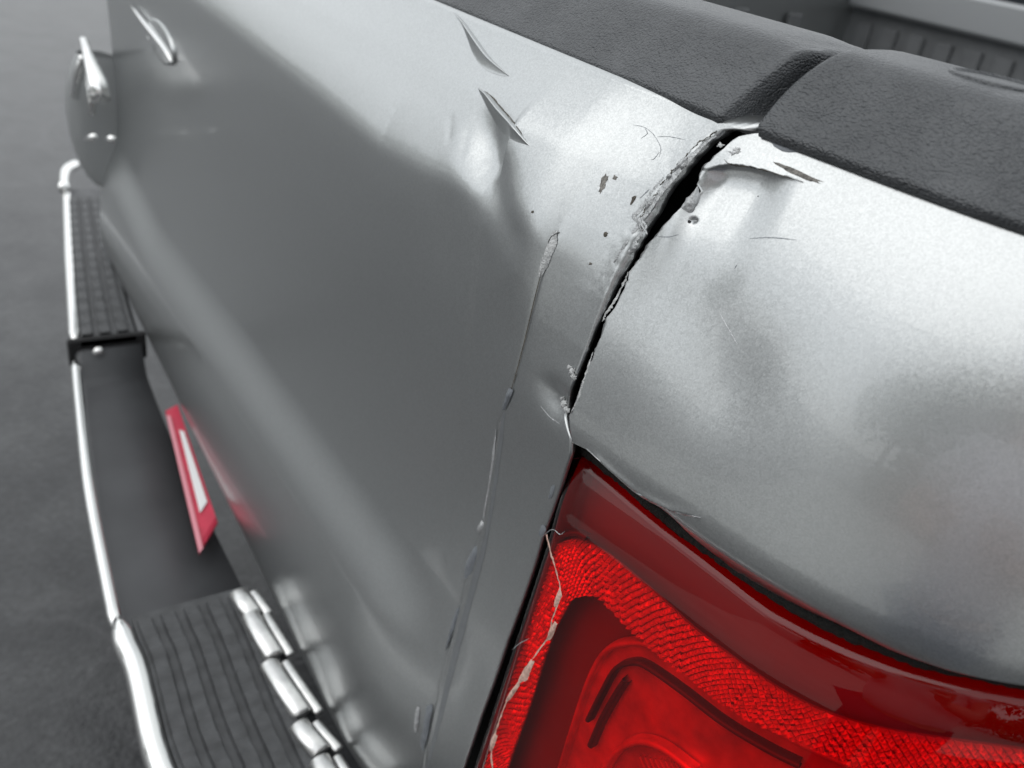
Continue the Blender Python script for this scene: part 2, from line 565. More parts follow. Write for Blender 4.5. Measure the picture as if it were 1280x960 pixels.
def _slit(x, z, up, lo, h):
    d, s, t = polyline(x, z, up)
    d2, s2, t2 = polyline(x, z, lo)
    below = (s < 0) & (s2 > 0)
    wdt = d + d2 + 1e-6
    core = np.where(below, d2 / wdt, 0.0)
    env = np.clip(np.minimum(t, 1 - t) / .25, 0, 1)
    near = np.exp(-(np.minimum(d, d2) / .004) ** 2)
    return -h * core * env * np.where(below, 1, 0) - 0 * near
def tg_y(x, z, split=True):
    """depth of the dented sheet"""
    # the bright shoulder line drops and rises along the sheet
    cz = np.interp(x, crease[:, 0], crease[:, 1])
    ref = .095
    sh = np.clip(cz - ref, -.05, .03)
    sh = np.where(x > crease[-1, 0], np.interp(x, np.append(crease[-1, 0], shoulder[:, 0]), np.append(crease[-1, 1], shoulder[:, 1]) - ref), sh)
    sh = sh * sstep(-.12, .06, z) * (1 - sstep(.15, .19, z))
    y = tg_base(x, z - sh)
    # the strip beside the gap follows the corner's own lean
    k_ = np.array([[-.5, -.045], [-.06, -.006], [.0, .0], [.03, .0015], [.06, .006], [.09, .013], [.12, .0215], [.15, .0325], [.17, .041], [.19, .05], [.22, .063]])
    y = y + (np.interp(z, k_[:, 0], k_[:, 1]) - y) * .8 * sstep(-.085, -.012, x) * sstep(-.03, .05, z)
    # creased groove that runs down from the second tear
    d, s, t = polyline(x, z, groove)
    y = y + .0082 * np.exp(-(d / .015) ** 2) * sstep(.0, .45, t) * (1 - .8 * sstep(.55, 1, t))
    d, s, t = polyline(x, z, hollow)
    y = y + .0018 * np.exp(-(d / .04) ** 2)
    d, s, t = polyline(x, z, band)
    y = y + .020 * (sstep(-.042, .042, s * d) - 1) * (1 - sstep(-.22, -.05, x))
    for pk in (pucker, pucker2):
        d, s, t = polyline(x, z, pk)
        y = y + .00035 * np.exp(-(d / .0035) ** 2)
    # long seam where the outer skin has split
    if split:
        d, s, t = polyline(x, z, seam)
        y = y + .0008 * np.exp(-(d / .0011) ** 2) * np.clip(t / .02, 0, 1) - .0009 * np.exp(-(d / .006) ** 2) * sstep(-.0008, .0008, s * d) * sstep(.22, .45, t) * (1 - sstep(.94, 1., t))
    # knuckle by the lamp's upper corner
    kx, kz = T([(690, 500)])[0]
    y = y + .004 * np.exp(-(((x - kx) / .016) ** 2 + ((z - kz) / .010) ** 2))
    y = y + .0003 * vnoise(x, z, 14, 3) * sstep(-.5, -.1, x) + .0003 * vnoise(x, z, 5, 5)
    return y
def tg_soft(x, z):
    return np.stack([x, tg_y(x, z, False), z], -1)
def tg_final(x, z):
    return np.stack([x, tg_y(x, z), z], -1)

tgS = Surf(tg_soft, np.linspace(-.30, .09, 150), np.linspace(-.49, .2, 150))
seam = tgS.uv([(699, 290), (683, 320), (675, 347), (665, 387), (653, 437), (644, 470), (636, 497), (622, 532), (615, 582), (602, 660), (587, 709), (570, 775), (555, 835), (540, 900), (527, 965)])
_r = tgS.uv(rim_px)
_o = np.argsort(_r[:, 1])
RIM_Z, RIM_X = _r[_o, 1], _r[_o, 0]
def rim_x(z):
    return np.interp(z, RIM_Z, RIM_X)


zv = np.linspace(TG_BOT, TG_TOP, 560)
uu = np.concatenate([np.linspace(0, .215, 216), .215 + np.cumsum(np.geomspace(.0011, .022, 150))])
uu = np.append(uu[uu < 1.40], 1.41)
UU, ZZ = np.meshgrid(uu, zv)
XX = rim_x(ZZ) - UU
# the rim: rolled edge, rough where the filler has broken
rough = sstep(.06, .12, ZZ) * np.exp(-UU / .006)
YY = tg_y(XX, ZZ)
_c, _s = .8, .6
YY = YY - rough * (.0003 * vnoise(_c * XX - _s * ZZ, _s * XX + _c * ZZ, 330, 1) + .0003 * vnoise(_s * XX + _c * ZZ, _c * XX - _s * ZZ, 140, 2))
ang = np.linspace(0, math.pi / 2, 8)[1:]
RR = .0018 + .0034 * sstep(.06, .13, zv)
edge_n = []
x_e, y_e = XX[:, 0], YY[:, 0]
cols = []
jit = (.0004 * vnoise(zv * 0, zv, 330, 8) + .0003 * vnoise(zv * 0, zv, 120, 9)) * sstep(.03, .10, zv)
for a in ang:
    cols.append(np.stack([x_e + RR * np.sin(a) + jit * a, y_e + RR * (1 - np.cos(a)), zv], -1))
cols.append(np.stack([x_e + RR + jit - .0012, y_e + RR + .0022, zv], -1))
cols.append(np.stack([x_e + RR - .006, y_e + RR + .007, zv], -1))
cols.append(np.stack([x_e + RR - .030, y_e + RR + .03, zv], -1))
main = np.stack([XX, YY, ZZ], -1)[:, ::-1]
full = np.concatenate([main] + [c[:, None, :] for c in cols], 1)
# fold the bottom edge in
bot = full[0].copy()
b1 = bot + np.array([0, .006, -.006])
b2 = bot + np.array([0, .03, -.008])
top = full[-1].copy()
t1 = top + np.array([0, .012, .004])
t2 = top + np.array([0, .07, .006])
full = np.concatenate([b2[None], b1[None], full, t1[None], t2[None]], 0)
tailgate = mesh_obj('tailgate', full.reshape(-1, 3), grid_faces(full.shape[0], full.shape[1]), MAT['paint'], truck, mat2=MAT['under'],
                    second=np.tile(np.arange(full.shape[1] - 1) >= full.shape[1] - 3, full.shape[0] - 1),
                    label='dented silver tailgate with a long split down its right edge')

# ---- right bed side -------------------------------------------------
plan_pts = np.array([(-.14, -.018), (-.07, -.009), (-.03, -.004), (0, .000), (.035, .004), (.071, .008), (.105, .0115), (.138, .016), (.172, .024), (.202, .034), (.234, .050),
                     (.262, .075), (.285, .115), (.298, .17), (.305, .25), (.31, .35), (.312, .6), (.313, 1.0)])
_pc = smooth_curve(plan_pts, 800)
_pl = np.concatenate([[0], np.cumsum(np.linalg.norm(np.diff(_pc, axis=0), axis=1))])
_pl -= np.interp(0, _pc[:, 0], _pl)
_ug = np.linspace(_pl[0], _pl[-1], 1600)
_th = np.unwrap(np.arctan2(np.gradient(np.interp(_ug, _pl, _pc[:, 1]), _ug), np.gradient(np.interp(_ug, _pl, _pc[:, 0]), _ug)))
_sg = int(.085 / (_ug[1] - _ug[0]))
_kr = np.exp(-.5 * (np.arange(-3 * _sg, 3 * _sg + 1) / _sg) ** 2)
_th = np.convolve(np.pad(_th, 3 * _sg, mode='edge'), _kr / _kr.sum(), 'valid')
def plan(u):
    """point of the corner's outline and the inward direction there"""
    th = np.interp(u, _ug, _th)
    return np.interp(u, _pl, _pc[:, 0]), np.interp(u, _pl, _pc[:, 1]), -np.sin(th), np.cos(th)
def side_q():
    zz = np.linspace(-.6, .25, 1200)
    k = np.array([(-.6, .08), (-.02, .08), (-.004, -.9), (.002, -.5), (.009, -.08), (.02, .06), (.03, .10), (.06, .17), (.09, .23), (.12, .30), (.145, .38), (.17, .44), (.25, .46)])
    s = np.interp(zz, k[:, 0], k[:, 1])
    y = np.concatenate([[0], np.cumsum((s[1:] + s[:-1]) / 2 * np.diff(zz))])
    return zz, y - np.interp(.02, zz, y)
def z_top(u):
    """the lamp's upper edge climbs a little towards the flank"""
    return .030 * (np.clip(u, 0, .30) / .25) ** 1.5
def side_qf(u, z):
    return np.interp(z - z_top(u) * np.clip(1 - z / .19, 0, 1), _qz, _qy)
_qz, _qy = side_q()
_qy = _qy + (.05 - np.interp(.19, _qz, _qy)) * np.clip((_qz - .02) / .17, 0, 1.2)
def sd_pt(u, z, q):
    x, y, nx, ny = plan(u)
    return np.stack([x + nx * q, y + ny * q, z], -1)
sd0 = Surf(lambda u, z: sd_pt(u, z, side_qf(u, z)), np.linspace(-.03, .42, 130), np.linspace(-.03, .2, 100))
S = lambda pts: sd0.uv(pts)

edge_px = [(952, 166), (938, 167), (923, 170), (909, 180), (897, 192), (884, 206), (873, 220), (869, 230), (872, 239), (866, 250), (852, 258), (847, 263),
           (836, 276), (820, 294), (811, 303), (800, 317), (797, 324), (784, 338), (782, 346), (777, 360), (766, 384), (755, 399), (756, 404), (750, 420),
           (742, 440), (730, 468), (722, 494), (715, 516), (711, 519), (712, 535), (716, 553)]
_e = S(edge_px)
_o = np.argsort(_e[:, 1])
ED_Z, ED_U = _e[_o, 1], _e[_o, 0]
low_px = [(712, 550), (737, 564), (765, 593), (808, 625), (843, 652), (880, 684), (913, 711), (980, 749), (1047, 779), (1113, 812), (1180, 836), (1280, 856), (1400, 876)]
_flat = Surf(lambda u, z: sd_pt(u, z, 0 * z + .003), np.linspace(-.05, .45, 120), np.linspace(-.04, .09, 80))
_l = _flat.uv(low_px)
LO_U, LO_Z = _l[:, 0], _l[:, 1]
def ed_u(z):
    return np.interp(z, ED_Z, ED_U)
for _ in range(5):                                   # bring the rolled lip itself onto the traced edge
    _pp = project(sd_pt(LO_U, LO_Z, side_qf(LO_U, LO_Z)))
    _ty2 = np.interp(_pp[:, 0], [p[0] for p in low_px], [p[1] for p in low_px])
    LO_Z = LO_Z + np.clip((_pp[:, 1] - _ty2) / 2300, -.006, .006)
def lo_z(u):
    return np.interp(u, LO_U, LO_Z, right=LO_Z[-1])
tear = smooth_curve(S([(884, 212), (905, 207), (925, 207), (950, 212), (975, 220), (1000, 226)]), 36)
hol2 = S([(800, 345), (845, 375), (878, 420), (905, 470)])
hol3 = S([(770, 470), (840, 520)])
lipc = S([(735, 563), (765, 590), (800, 619), (840, 640), (876, 648)])
ridge = S([(782, 340), (815, 320), (840, 295)])
slot_ = S([(873, 236), (877, 250), (868, 266)])
notch = S([(862, 277)])[0]
def sd_disp(u, z):
    below = np.interp(u, tear[:, 0], tear[:, 1]) - z          # height under the torn lip
    t = (u - tear[0, 0]) / (tear[-1, 0] - tear[0, 0])
    env = sstep(-.12, .22, t) * (1 - sstep(.55, 1.05, t))
    d = np.abs(below)
    q = np.where(below > 0, .0010 * np.exp(-(d / .004) ** 2) + .0062 * (d / .012) * np.exp(1 - d / .012), -.0016 * np.exp(-(d / .008) ** 2)) * env
    d, s, t = polyline(u, z, hol2)
    q = q + .0030 * np.exp(-(d / .030) ** 2)
    d, s, t = polyline(u, z, hol3)
    q = q + 0 * d
    d, s, t = polyline(u, z, ridge)
    q = q - .0008 * np.exp(-(d / .014) ** 2)
    d, s, t = polyline(u, z, lipc)
    q = q + np.where(s < 0, .0022 * np.exp(-(d / .012) ** 2), -.0006 * np.exp(-(d / .003) ** 2)) * np.clip((1 - t) / .3, 0, 1) * sstep(0, .12, t)
    q = q + .004 * np.exp(-(((u - notch[0]) / .0012) ** 2 + ((z - notch[1]) / .001) ** 2))
    q = q + .0003 * vnoise(u, z, 22, 21) * (1 - sstep(.12, .2, u)) + .0005 * vnoise(u, z, 8, 22)
    return q
def sd_final(u, z):
    return sd_pt(u, z, side_qf(u, z) + sd_disp(u, z))
nv = 250
us = np.concatenate([np.linspace(0, .27, 300), .27 + np.cumsum(np.geomspace(.001, .09, 50))])
us = us[us < 1.02]
tt = np.linspace(0, 1, nv)
UU, TT = np.meshgrid(us, tt)
ZZ = np.zeros_like(UU)
for _ in range(4):
    uq = ed_u(ZZ if _ else TT * .19) + UU
    zl = lo_z(uq)
    ZZ = zl + (TG_TOP - zl) * TT
UQ = ed_u(ZZ) + UU
P = sd_final(UQ, ZZ)
zc = ZZ[:, 0]
eu = UQ[:, 0]
jit = (.0009 * vnoise(zc * 0, zc, 420, 31) + .0010 * vnoise(zc * 0, zc, 130, 32)) * sstep(.02, .06, zc)
x, y, nx, ny = plan(eu)
cols = []
q0 = side_qf(eu, zc) + sd_disp(eu, zc)
for dx, dq in ((-.0004, .0010), (.0004, .0022), (.008, .010), (.03, .03)):
    c = np.stack([x + nx * (q0 + dq), y + ny * (q0 + dq), zc], -1)
    c[:, 0] += dx + jit
    cols.append(c)
P[:, 0, 0] += jit
full = np.concatenate([c[:, None] for c in cols[::-1]] + [P], 1)
# lower lip turned in above the lamp
l0 = full[0].copy()
ux = np.concatenate([np.full(4, eu[0]), UQ[0]])
_, _, lnx, lny = plan(ux)
l1 = l0 + np.stack([lnx * .003, lny * .003, np.full(len(ux), -.0008)], -1)
l2 = l0 + np.stack([lnx * .02, lny * .02, np.full(len(ux), .0)], -1)
h0 = full[-1].copy()
h1 = h0 + np.stack([lnx * .012, lny * .012, np.full(len(ux), .004)], -1)
h2 = h0 + np.stack([lnx * .06, lny * .06, np.full(len(ux), .006)], -1)
full = np.concatenate([l2[None], l1[None], full, h1[None], h2[None]], 0)
bed_side = mesh_obj('bed_side', full.reshape(-1, 3), grid_faces(full.shape[0], full.shape[1]), MAT['gloss'], truck, mat2=MAT['under'],
                    second=np.tile(np.arange(full.shape[1] - 1) < 3, full.shape[0] - 1),
                    label='dented silver rear corner of the bed with a torn edge above the tail light')
sdF = Surf(sd_final, np.linspace(-.03, .42, 130), np.linspace(-.005, .195, 90))
tgF = Surf(tg_final, np.linspace(-.6, .06, 170), np.linspace(-.47, .195, 140))

# flank of the bed side below the lamp's height, running forward to the cab
fl = []
uf = np.concatenate([np.linspace(.383, .45, 8), np.linspace(.5, 1.02, 8)])
for z in np.linspace(-.60, .055, 14):
    fl.append(sd_pt(uf, np.full(len(uf), z), np.full(len(uf), .012 + .02 * (z + .3) ** 2)))
fl = np.array(fl)
mesh_obj('flank_panel', fl.reshape(-1, 3), grid_faces(*fl.shape[:2]), MAT['paint'], bed_side)
mb = MB()
mb.box((.275, 1.5, -.2), (.05, 1.0, .78), bev=.01)
mb.build('front_flank', MAT['paint'], bed_side)

# inner steel behind the gap
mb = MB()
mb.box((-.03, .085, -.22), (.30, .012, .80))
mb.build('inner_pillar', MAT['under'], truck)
mb = MB()
mb.box((.027, .058, .133), (.012, .02, .07), rot=Matrix.Rotation(.35, 3, 'Y'), bev=.003)
mb.build('latch_bracket', MAT['under'], truck)

# ---- damage: chips, scratches and broken filler --------------------
def surf_patch(name, SF, fin, outline, mat, parent, lift=.0004, jag=.0, dome=.0, seed=0):
    o = np.asarray(outline, float)
    n = max(14, len(o) * 3)
    c = smooth_curve(np.vstack([o, o[:1]]), n + 1)[:-1]
    r = np.random.default_rng(seed)
    ctr = c.mean(0)
    c = ctr + (c - ctr) * (1 + jag * (r.random((n, 1)) * 2 - 1))
    pts = np.vstack([c, ctr + (c - ctr) * .55, ctr[None]])
    uv = SF.uv(pts)
    P_ = fin(uv[:, 0], uv[:, 1])
    view = CAM_C - P_
    e = 3e-4
    du = fin(uv[:, 0] + e, uv[:, 1]) - P_
    dv = fin(uv[:, 0], uv[:, 1] + e) - P_
    N_ = np.cross(du, dv)
    N_ /= np.linalg.norm(N_, axis=1, keepdims=True)
    N_ *= np.sign((N_ * view).sum(1, keepdims=True))
    h = np.full(len(P_), lift)
    h[n:] += dome
    h[:n] *= .35
    P_ = P_ + N_ * h[:, None]
    F_ = []
    for i in range(n):
        j = (i + 1) % n
        F_ += [(i, j, n + j, n + i), (n + i, n + j, 2 * n)]
    return mesh_obj(name, P_, F_, mat, parent, smooth=True)
def surf_line(name, SF, fin, line, width, mat, parent, lift=.0003, wob=.0, seed=0, taper=True):
    l = smooth_curve(line, max(12, len(line) * 6))
    r = np.random.default_rng(seed)
    d = np.gradient(l, axis=0)
    nn = np.stack([-d[:, 1], d[:, 0]], 1) / (np.linalg.norm(d, axis=1, keepdims=True) + 1e-9)
    t = np.linspace(0, 1, len(l))
    wv = width * (np.sin(np.pi * np.clip(t, .03, .97)) ** .5 if taper else 1) * (1 + wob * (r.random(len(l)) * 2 - 1))
    l = l + nn * (wob * width * .5 * (r.random((len(l), 1)) * 2 - 1))
    pts = np.concatenate([l - nn * wv[:, None] / 2, l, l + nn * wv[:, None] / 2])
    uv = SF.uv(pts)
    P_ = fin(uv[:, 0], uv[:, 1])
    view = CAM_C - P_
    view /= np.linalg.norm(view, axis=1, keepdims=True)
    n = len(l)
    lf = np.full(len(P_), lift * .3)
    lf[n:2 * n] = lift
    P_ = P_ + view * lf[:, None]
    return mesh_obj(name, P_, grid_faces(3, n), mat, parent, smooth=True)

TG, SD = (tgF, tg_final), (sdF, sd_final)
TS = (Surf(tg_soft, np.linspace(-.35, .06, 120), np.linspace(-.47, .195, 140)), tg_soft)
# split of the seam: dark hair line, bruised strip and bare-metal scuffs
surf_line('split_line', *TS, [(684, 318), (675, 347), (665, 387), (653, 437), (644, 470), (637, 494)], 1.5, MAT['dirt'], tailgate, .0004)
surf_line('split_line', *TS, [(620, 536), (614, 590), (603, 655)], 3.0, MAT['scuff'], tailgate, .0005, .25, 2)
surf_line('bruise', *TS, [(630, 515), (624, 560), (614, 620), (603, 680), (590, 730), (572, 800), (556, 865), (540, 930), (532, 965)], 12, MAT['dull'], tailgate, .0009, .05, 3)
surf_patch('paint_flake', *TS, [(697, 289), (690, 292), (683, 310), (676, 330), (674, 345), (682, 338), (690, 320), (696, 305)], MAT['filler'], tailgate, .0009, .08, .0003, 4)
surf_line('split_line', *TS, [(698, 290), (688, 297), (684, 312), (680, 325), (675, 346)], 1.3, MAT['under'], tailgate, .0013, .2, 5)
for k, ol in enumerate(([(637, 484), (642, 487), (638, 500), (632, 512), (629, 511), (633, 498)],
                        [(603, 650), (606, 655), (603, 664), (597, 664), (599, 656)],
                        [(592, 684), (598, 682), (595, 700), (589, 718), (582, 722), (583, 705)],
                        [(576, 755), (572, 775), (563, 800), (557, 815), (563, 790), (570, 765)],
                        [(521, 884), (525, 884), (524, 900), (521, 914), (518, 906)],
                        [(534, 880), (541, 885), (537, 910), (530, 935), (526, 930), (530, 905)])):
    surf_patch('scuff_mark', *TS, ol, MAT['scuff'] if k in (1, 4) else MAT['haze_scuff'], tailgate, .0016, .12, .0003, 30 + k)
for k, ol in enumerate(([(752, 224), (757, 219), (761, 222), (757, 229), (756, 236), (751, 240), (749, 236)],
                        [(768, 219), (772, 221), (769, 225), (766, 223)],
                        [(790, 247), (795, 244), (793, 252), (788, 255)],
                        [(757, 289), (760, 292), (757, 296), (754, 293)],
                        [(664, 264), (667, 263), (667, 266), (664, 266)],
                        [(737, 328), (740, 329), (739, 331), (736, 331)])):
    surf_patch('paint_chip', *TG, ol, MAT['rust'] if k < 2 else MAT['dirt'], tailgate, .0004, .25, .0, 50 + k)
# the two torn lips: leaf-shaped tongues of sheet lifted along their upper edge
def torn_lip(up, lo, h):
    n, k = 40, 10
    A, B_ = smooth_curve(up, n), smooth_curve(lo, n)
    t = np.linspace(0, 1, n)
    lift = h * np.sin(np.pi * t) ** .7
    rws = []
    for i in range(k + 1):
        f = i / k
        q = B_ * (1 - f) + A * f
        uv = tgF.uv(q)
        P_ = tg_final(uv[:, 0], uv[:, 1])
        P_[:, 1] -= .0002 + lift * f ** 1.3
        P_[:, 2] += lift * .15 * f
        rws.append(P_)
    back = rws[-1].copy()
    back[:, 1] += .0010
    base = tg_final(*tgF.uv(A).T)
    base[:, 1] += .0008
    rws += [back, base]
    rws = np.array(rws)
    return mesh_obj('torn_lip', rws.reshape(-1, 3), grid_faces(*rws.shape[:2]), MAT['paint'], tailgate)
torn_lip([(566, 14), (580, 27), (597, 50), (615, 74), (637, 95)], [(566, 14), (577, 30), (584, 47), (592, 68), (604, 85), (625, 94), (637, 95)], .0035)
torn_lip([(597, 109), (612, 119), (626, 135), (642, 154), (662, 182)], [(597, 109), (603, 122), (613, 142), (625, 162), (641, 175), (662, 182)], .0045)
surf_line('tear_shadow', *TG, [(600, 111), (613, 119), (627, 135), (643, 154), (657, 175)], 1.6, MAT['dirt'], tailgate, .0002, .4, 66)  # dark line painted in as the shade behind the torn lip
# crazed paint
for k, ln in enumerate(([(791, 156), (805, 159), (815, 166), (822, 176), (826, 186), (824, 196)], [(822, 171), (838, 171), (857, 175)],
                        [(801, 173), (809, 167), (806, 160)], [(824, 190), (818, 198), (814, 200)], [(800, 248), (808, 240), (812, 236)])):
    surf_line('hairline_crack', *TG, ln, .9, MAT['haze_scuff'], tailgate, .0002, .5, 70 + k)
# broken filler along the rim
rl = smooth_curve([(905, 160), (882, 172), (866, 186), (852, 201), (840, 214), (826, 230), (814, 246), (802, 264), (795, 272), (801, 281), (788, 300), (774, 323), (764, 338)], 80)
r_ = np.random.default_rng(4)
rl2 = rl + r_.normal(0, 1.1, rl.shape)
surf_line('filler_crack', *TG, rl2[2:34], 1.3, MAT['dirt'], tailgate, .0006, .8, 80, False)
surf_line('filler_crack', *TG, rl2[36:62] + np.array([3, 2]), 1.5, MAT['dirt'], tailgate, .0006, .8, 81, False)
surf_line('filler_strip', *TG, rl[4:70] + np.array([5, 3]), 7.5, MAT['crazed'], tailgate, .0005, .12, 82)
surf_line('filler_strip', *TG, rl[30:76] + np.array([-3, -1]), 5.0, MAT['crazed'], tailgate, .0004, .15, 83)
for k in range(9):
    i = int(r_.integers(4, 74))
    c = rl[i] + r_.normal(0, 3.5, 2) + np.array([2, 1])
    tl_ = rl[min(i + 3, 79)] - rl[max(i - 3, 0)]
    tl_ = tl_ / np.linalg.norm(tl_)
    nl_ = np.array([-tl_[1], tl_[0]])
    L1, L2 = r_.uniform(4, 11), r_.uniform(1.2, 3.2)
    ol = [c + tl_ * L1 * math.cos(j) * r_.uniform(.6, 1.1) + nl_ * L2 * math.sin(j) * r_.uniform(.6, 1.2) for j in np.linspace(0, 5.5, 8)]
    surf_patch('filler_flake', *TG, ol, MAT['crazed'], tailgate, .0010, .25, .0005, 90 + k)
for k, (cx, cy, rr) in enumerate(((716, 464, 5), (718, 471, 4), (713, 459, 3), (706, 505, 5), (709, 512, 4), (704, 498, 3))):
    ol = [(cx + rr * .8 * math.cos(j), cy + rr * math.sin(j)) for j in np.linspace(0, 5.3, 7)]
    surf_patch('filler_flake', *TG, ol, MAT['filler'], tailgate, .0010, .5, .0006, 120 + k)
surf_line('scratch', *TG, [(676, 508), (687, 521), (700, 530)], 1.0, MAT['scuff'], tailgate, .0002)
for k, ol in enumerate(([(690, 606), (694, 606), (692, 618), (688, 624), (686, 620)], [(677, 656), (683, 658), (680, 667), (674, 668)])):
    surf_patch('scuff_mark', *TG, ol, MAT['haze_scuff'], tailgate, .0005, .2, .0, 130 + k)
# bed side marks
for k, ol in enumerate(([(968, 203), (980, 206), (1000, 214), (1025, 226), (1020, 229), (1000, 222), (980, 213)],)):
    surf_patch('paint_chip', *SD, ol, MAT['rust'], bed_side, .0004, .2, .0, 140 + k)
surf_patch('paint_chip', *SD, [(960, 175), (985, 183), (996, 190), (975, 188)], MAT['haze_scuff'], bed_side, .0004, .1)
surf_line('scratch', *SD, [(937, 298), (960, 297), (978, 298), (996, 300)], 1.3, MAT['haze_scuff'], bed_side, .0002, .3, 3)
surf_line('scratch', *SD, [(900, 392), (911, 412), (922, 431)], 1.2, MAT['scuff'], bed_side, .0002, .2, 3)
surf_line('scratch', *SD, [(921, 331), (918, 336)], 1.0, MAT['haze_scuff'], bed_side, .0002)
surf_line('tear_edge', *SD, [(905, 199), (910, 204), (920, 207), (938, 209), (960, 214), (985, 222), (1003, 227)], 1.5, MAT['dirt'], bed_side, .0012, .2, 4)
surf_line('scratch', *SD, [(822, 296), (836, 296), (848, 293)], 1.1, MAT['haze_scuff'], bed_side, .0003, .3, 7)
for k in range(3):
    c = np.array([907, 186]) + r_.normal(0, 1, 2) * np.array([9, 7])
    ol = [c + (2 + 3 * r_.random()) * np.array([math.cos(j) * 1.2, math.sin(j) * .8]) for j in np.linspace(0, 5.3, 7)]
    surf_patch('filler_flake', *SD, ol, MAT['scuff'] if k % 2 else MAT['filler'], bed_side, .0005, .4, .0002, 150 + k)
surf_patch('bent_flap', *SD, [(872, 233), (875, 243), (872, 256), (864, 266), (852, 262), (856, 252), (866, 240)], MAT['crazed'], bed_side, .0014, .16, .0003, 160)
surf_patch('torn_hole', *SD, [(860, 275), (864, 276), (863, 279), (860, 278)], MAT['under'], bed_side, .0006, .2, .0, 161)
surf_line('edge_chip_line', *SD, [(753, 402), (757, 392), (766, 380), (779, 356), (785, 340)], 3.2, MAT['filler'], bed_side, .0004, .5, 162)
surf_line('edge_chip_line', *SD, [(713, 517), (722, 500), (727, 483), (733, 465), (741, 440)], 2.4, MAT['filler'], bed_side, .0004, .5, 163)
surf_line('folded_lip', *SD, [(733, 561), (765, 590), (800, 619), (840, 639), (876, 647)], 2.2, MAT['scuff'], bed_side, .0006, .1, 164)  # pale line paints the highlight along the folded lip

# ---- rail caps ------------------------------------------------------
def cap_profile(n=26, wdt=.088, h=.0375):
    """from the lower front edge, up the leaning face, over the soft ridge and back along the top"""
    p = [(.000, -.004), (-.002, .000), (.001, .004), (.012, .017), (.023, .030), (.030, .0355), (.040, .0375), (.06, .0380), (wdt - .006, .0375), (wdt, .034), (wdt + .001, .01)]
    return smooth_curve(p, n)
CP = cap_profile()
# tailgate cap: runs the whole tailgate, the end pulled in and torn
xs = np.concatenate([np.linspace(-1.38, -.25, 34), np.linspace(-.24, -.002, 120)])
rows = []
for x0 in xs:
    yb = .0475
    q = CP.copy()
    e = sstep(-.03, -.002, x0)
    q = q * np.array([1, 1 - .06 * e])
    rows.append(np.stack([np.full(len(q), x0), yb + q[:, 0], .192 + q[:, 1]], 1))
slant = lambda q: .011 * np.clip(q[:, 1] / .036, 0, 1) ** 1.2
for k in range(len(rows)):
    f = sstep(-.05, -.002, rows[k][0, 0])
    rows[k][:, 0] += f * slant(CP)
for dx, push in ((.0010, .0012), (.003, .012), (.008, .028), (.016, .040), (.030, .044)):
    q = CP * np.array([1, .94])
    qq = q.copy()
    qq[:, 0] = np.minimum(q[:, 0] + push, np.maximum(.088, q[:, 0]))
    rows.append(np.stack([dx + slant(CP), .0475 + qq[:, 0], .192 + qq[:, 1]], 1))
rows = np.array(rows)
N0 = vnoise(rows[..., 0], rows[..., 1] + rows[..., 2], 120, 41) * np.exp(-((rows[..., 0] - .015) / .02) ** 2)
rows[..., 2] += .0010 * N0
mesh_obj('tailgate_cap', rows.reshape(-1, 3), grid_faces(rows.shape[0], rows.shape[1], flip=True), MAT['leather'], tailgate,
         label='grained black plastic cap along the top of the tailgate')
# bed rail cap: follows the corner and then the flank
us = np.concatenate([np.linspace(.030, .30, 120), np.linspace(.31, .98, 24)])
x, y, nx, ny = plan(us)
rows = []
inner = lambda u: .088 + .05 * sstep(.10, .22, u)
for i, u in enumerate(us):
    q = CP.copy()
    wd = .088
    q[:, 0] = np.where(q[:, 0] > .045, .045 + (q[:, 0] - .045) * 1.0, q[:, 0])
    px = x[i] + nx[i] * (.0475 + q[:, 0])
    py = y[i] + ny[i] * (.0475 + q[:, 0])
    px = px + .012 * np.clip(q[:, 1] / .036, 0, 1) ** 2.5 * (1 - sstep(.03, .06, u))
    rows.append(np.stack([px, py, .193 + q[:, 1] * 1.02], 1))
first = rows[0]
ends = []
for dx, sc_ in ((-.0045, .6), (-.0036, .86), (-.0016, .97)):
    c = first.mean(0)
    r0 = c + (first - c) * sc_
    r0[:, 0] = first[:, 0] + dx
    ends.append(r0)
rows = np.array(ends + rows)
rows[..., 0] += 0.0
mesh_obj('rail_cap', rows.reshape(-1, 3), grid_faces(rows.shape[0], rows.shape[1], flip=True), MAT['leather'], bed_side,
         label='grained black plastic cap on the bed rail with a round plug')
mb = MB()
c = min((at(1246, py_, z=.2318) for py_ in np.linspace(85, 135, 101)), key=lambda q: abs(q[1] - .116))
for k in range(1):
    n = 40
    ring = []
    for rad, hh in ((.022, -.002), (.0215, .0012), (.0200, .0018), (.0190, .0004), (.001, .0004)):
        ring.append([(c[0] + rad * math.cos(t) * 1.0, c[1] + rad * math.sin(t) * .8, .2312 + hh) for t in np.linspace(0, 2 * math.pi, n, endpoint=False)])
    ring = np.array(ring)
    mb.add(ring.reshape(-1, 3), grid_faces(5, n, wrap=True))
mb.build('pocket_plug', MAT['leather'], bed_side, smooth=True)

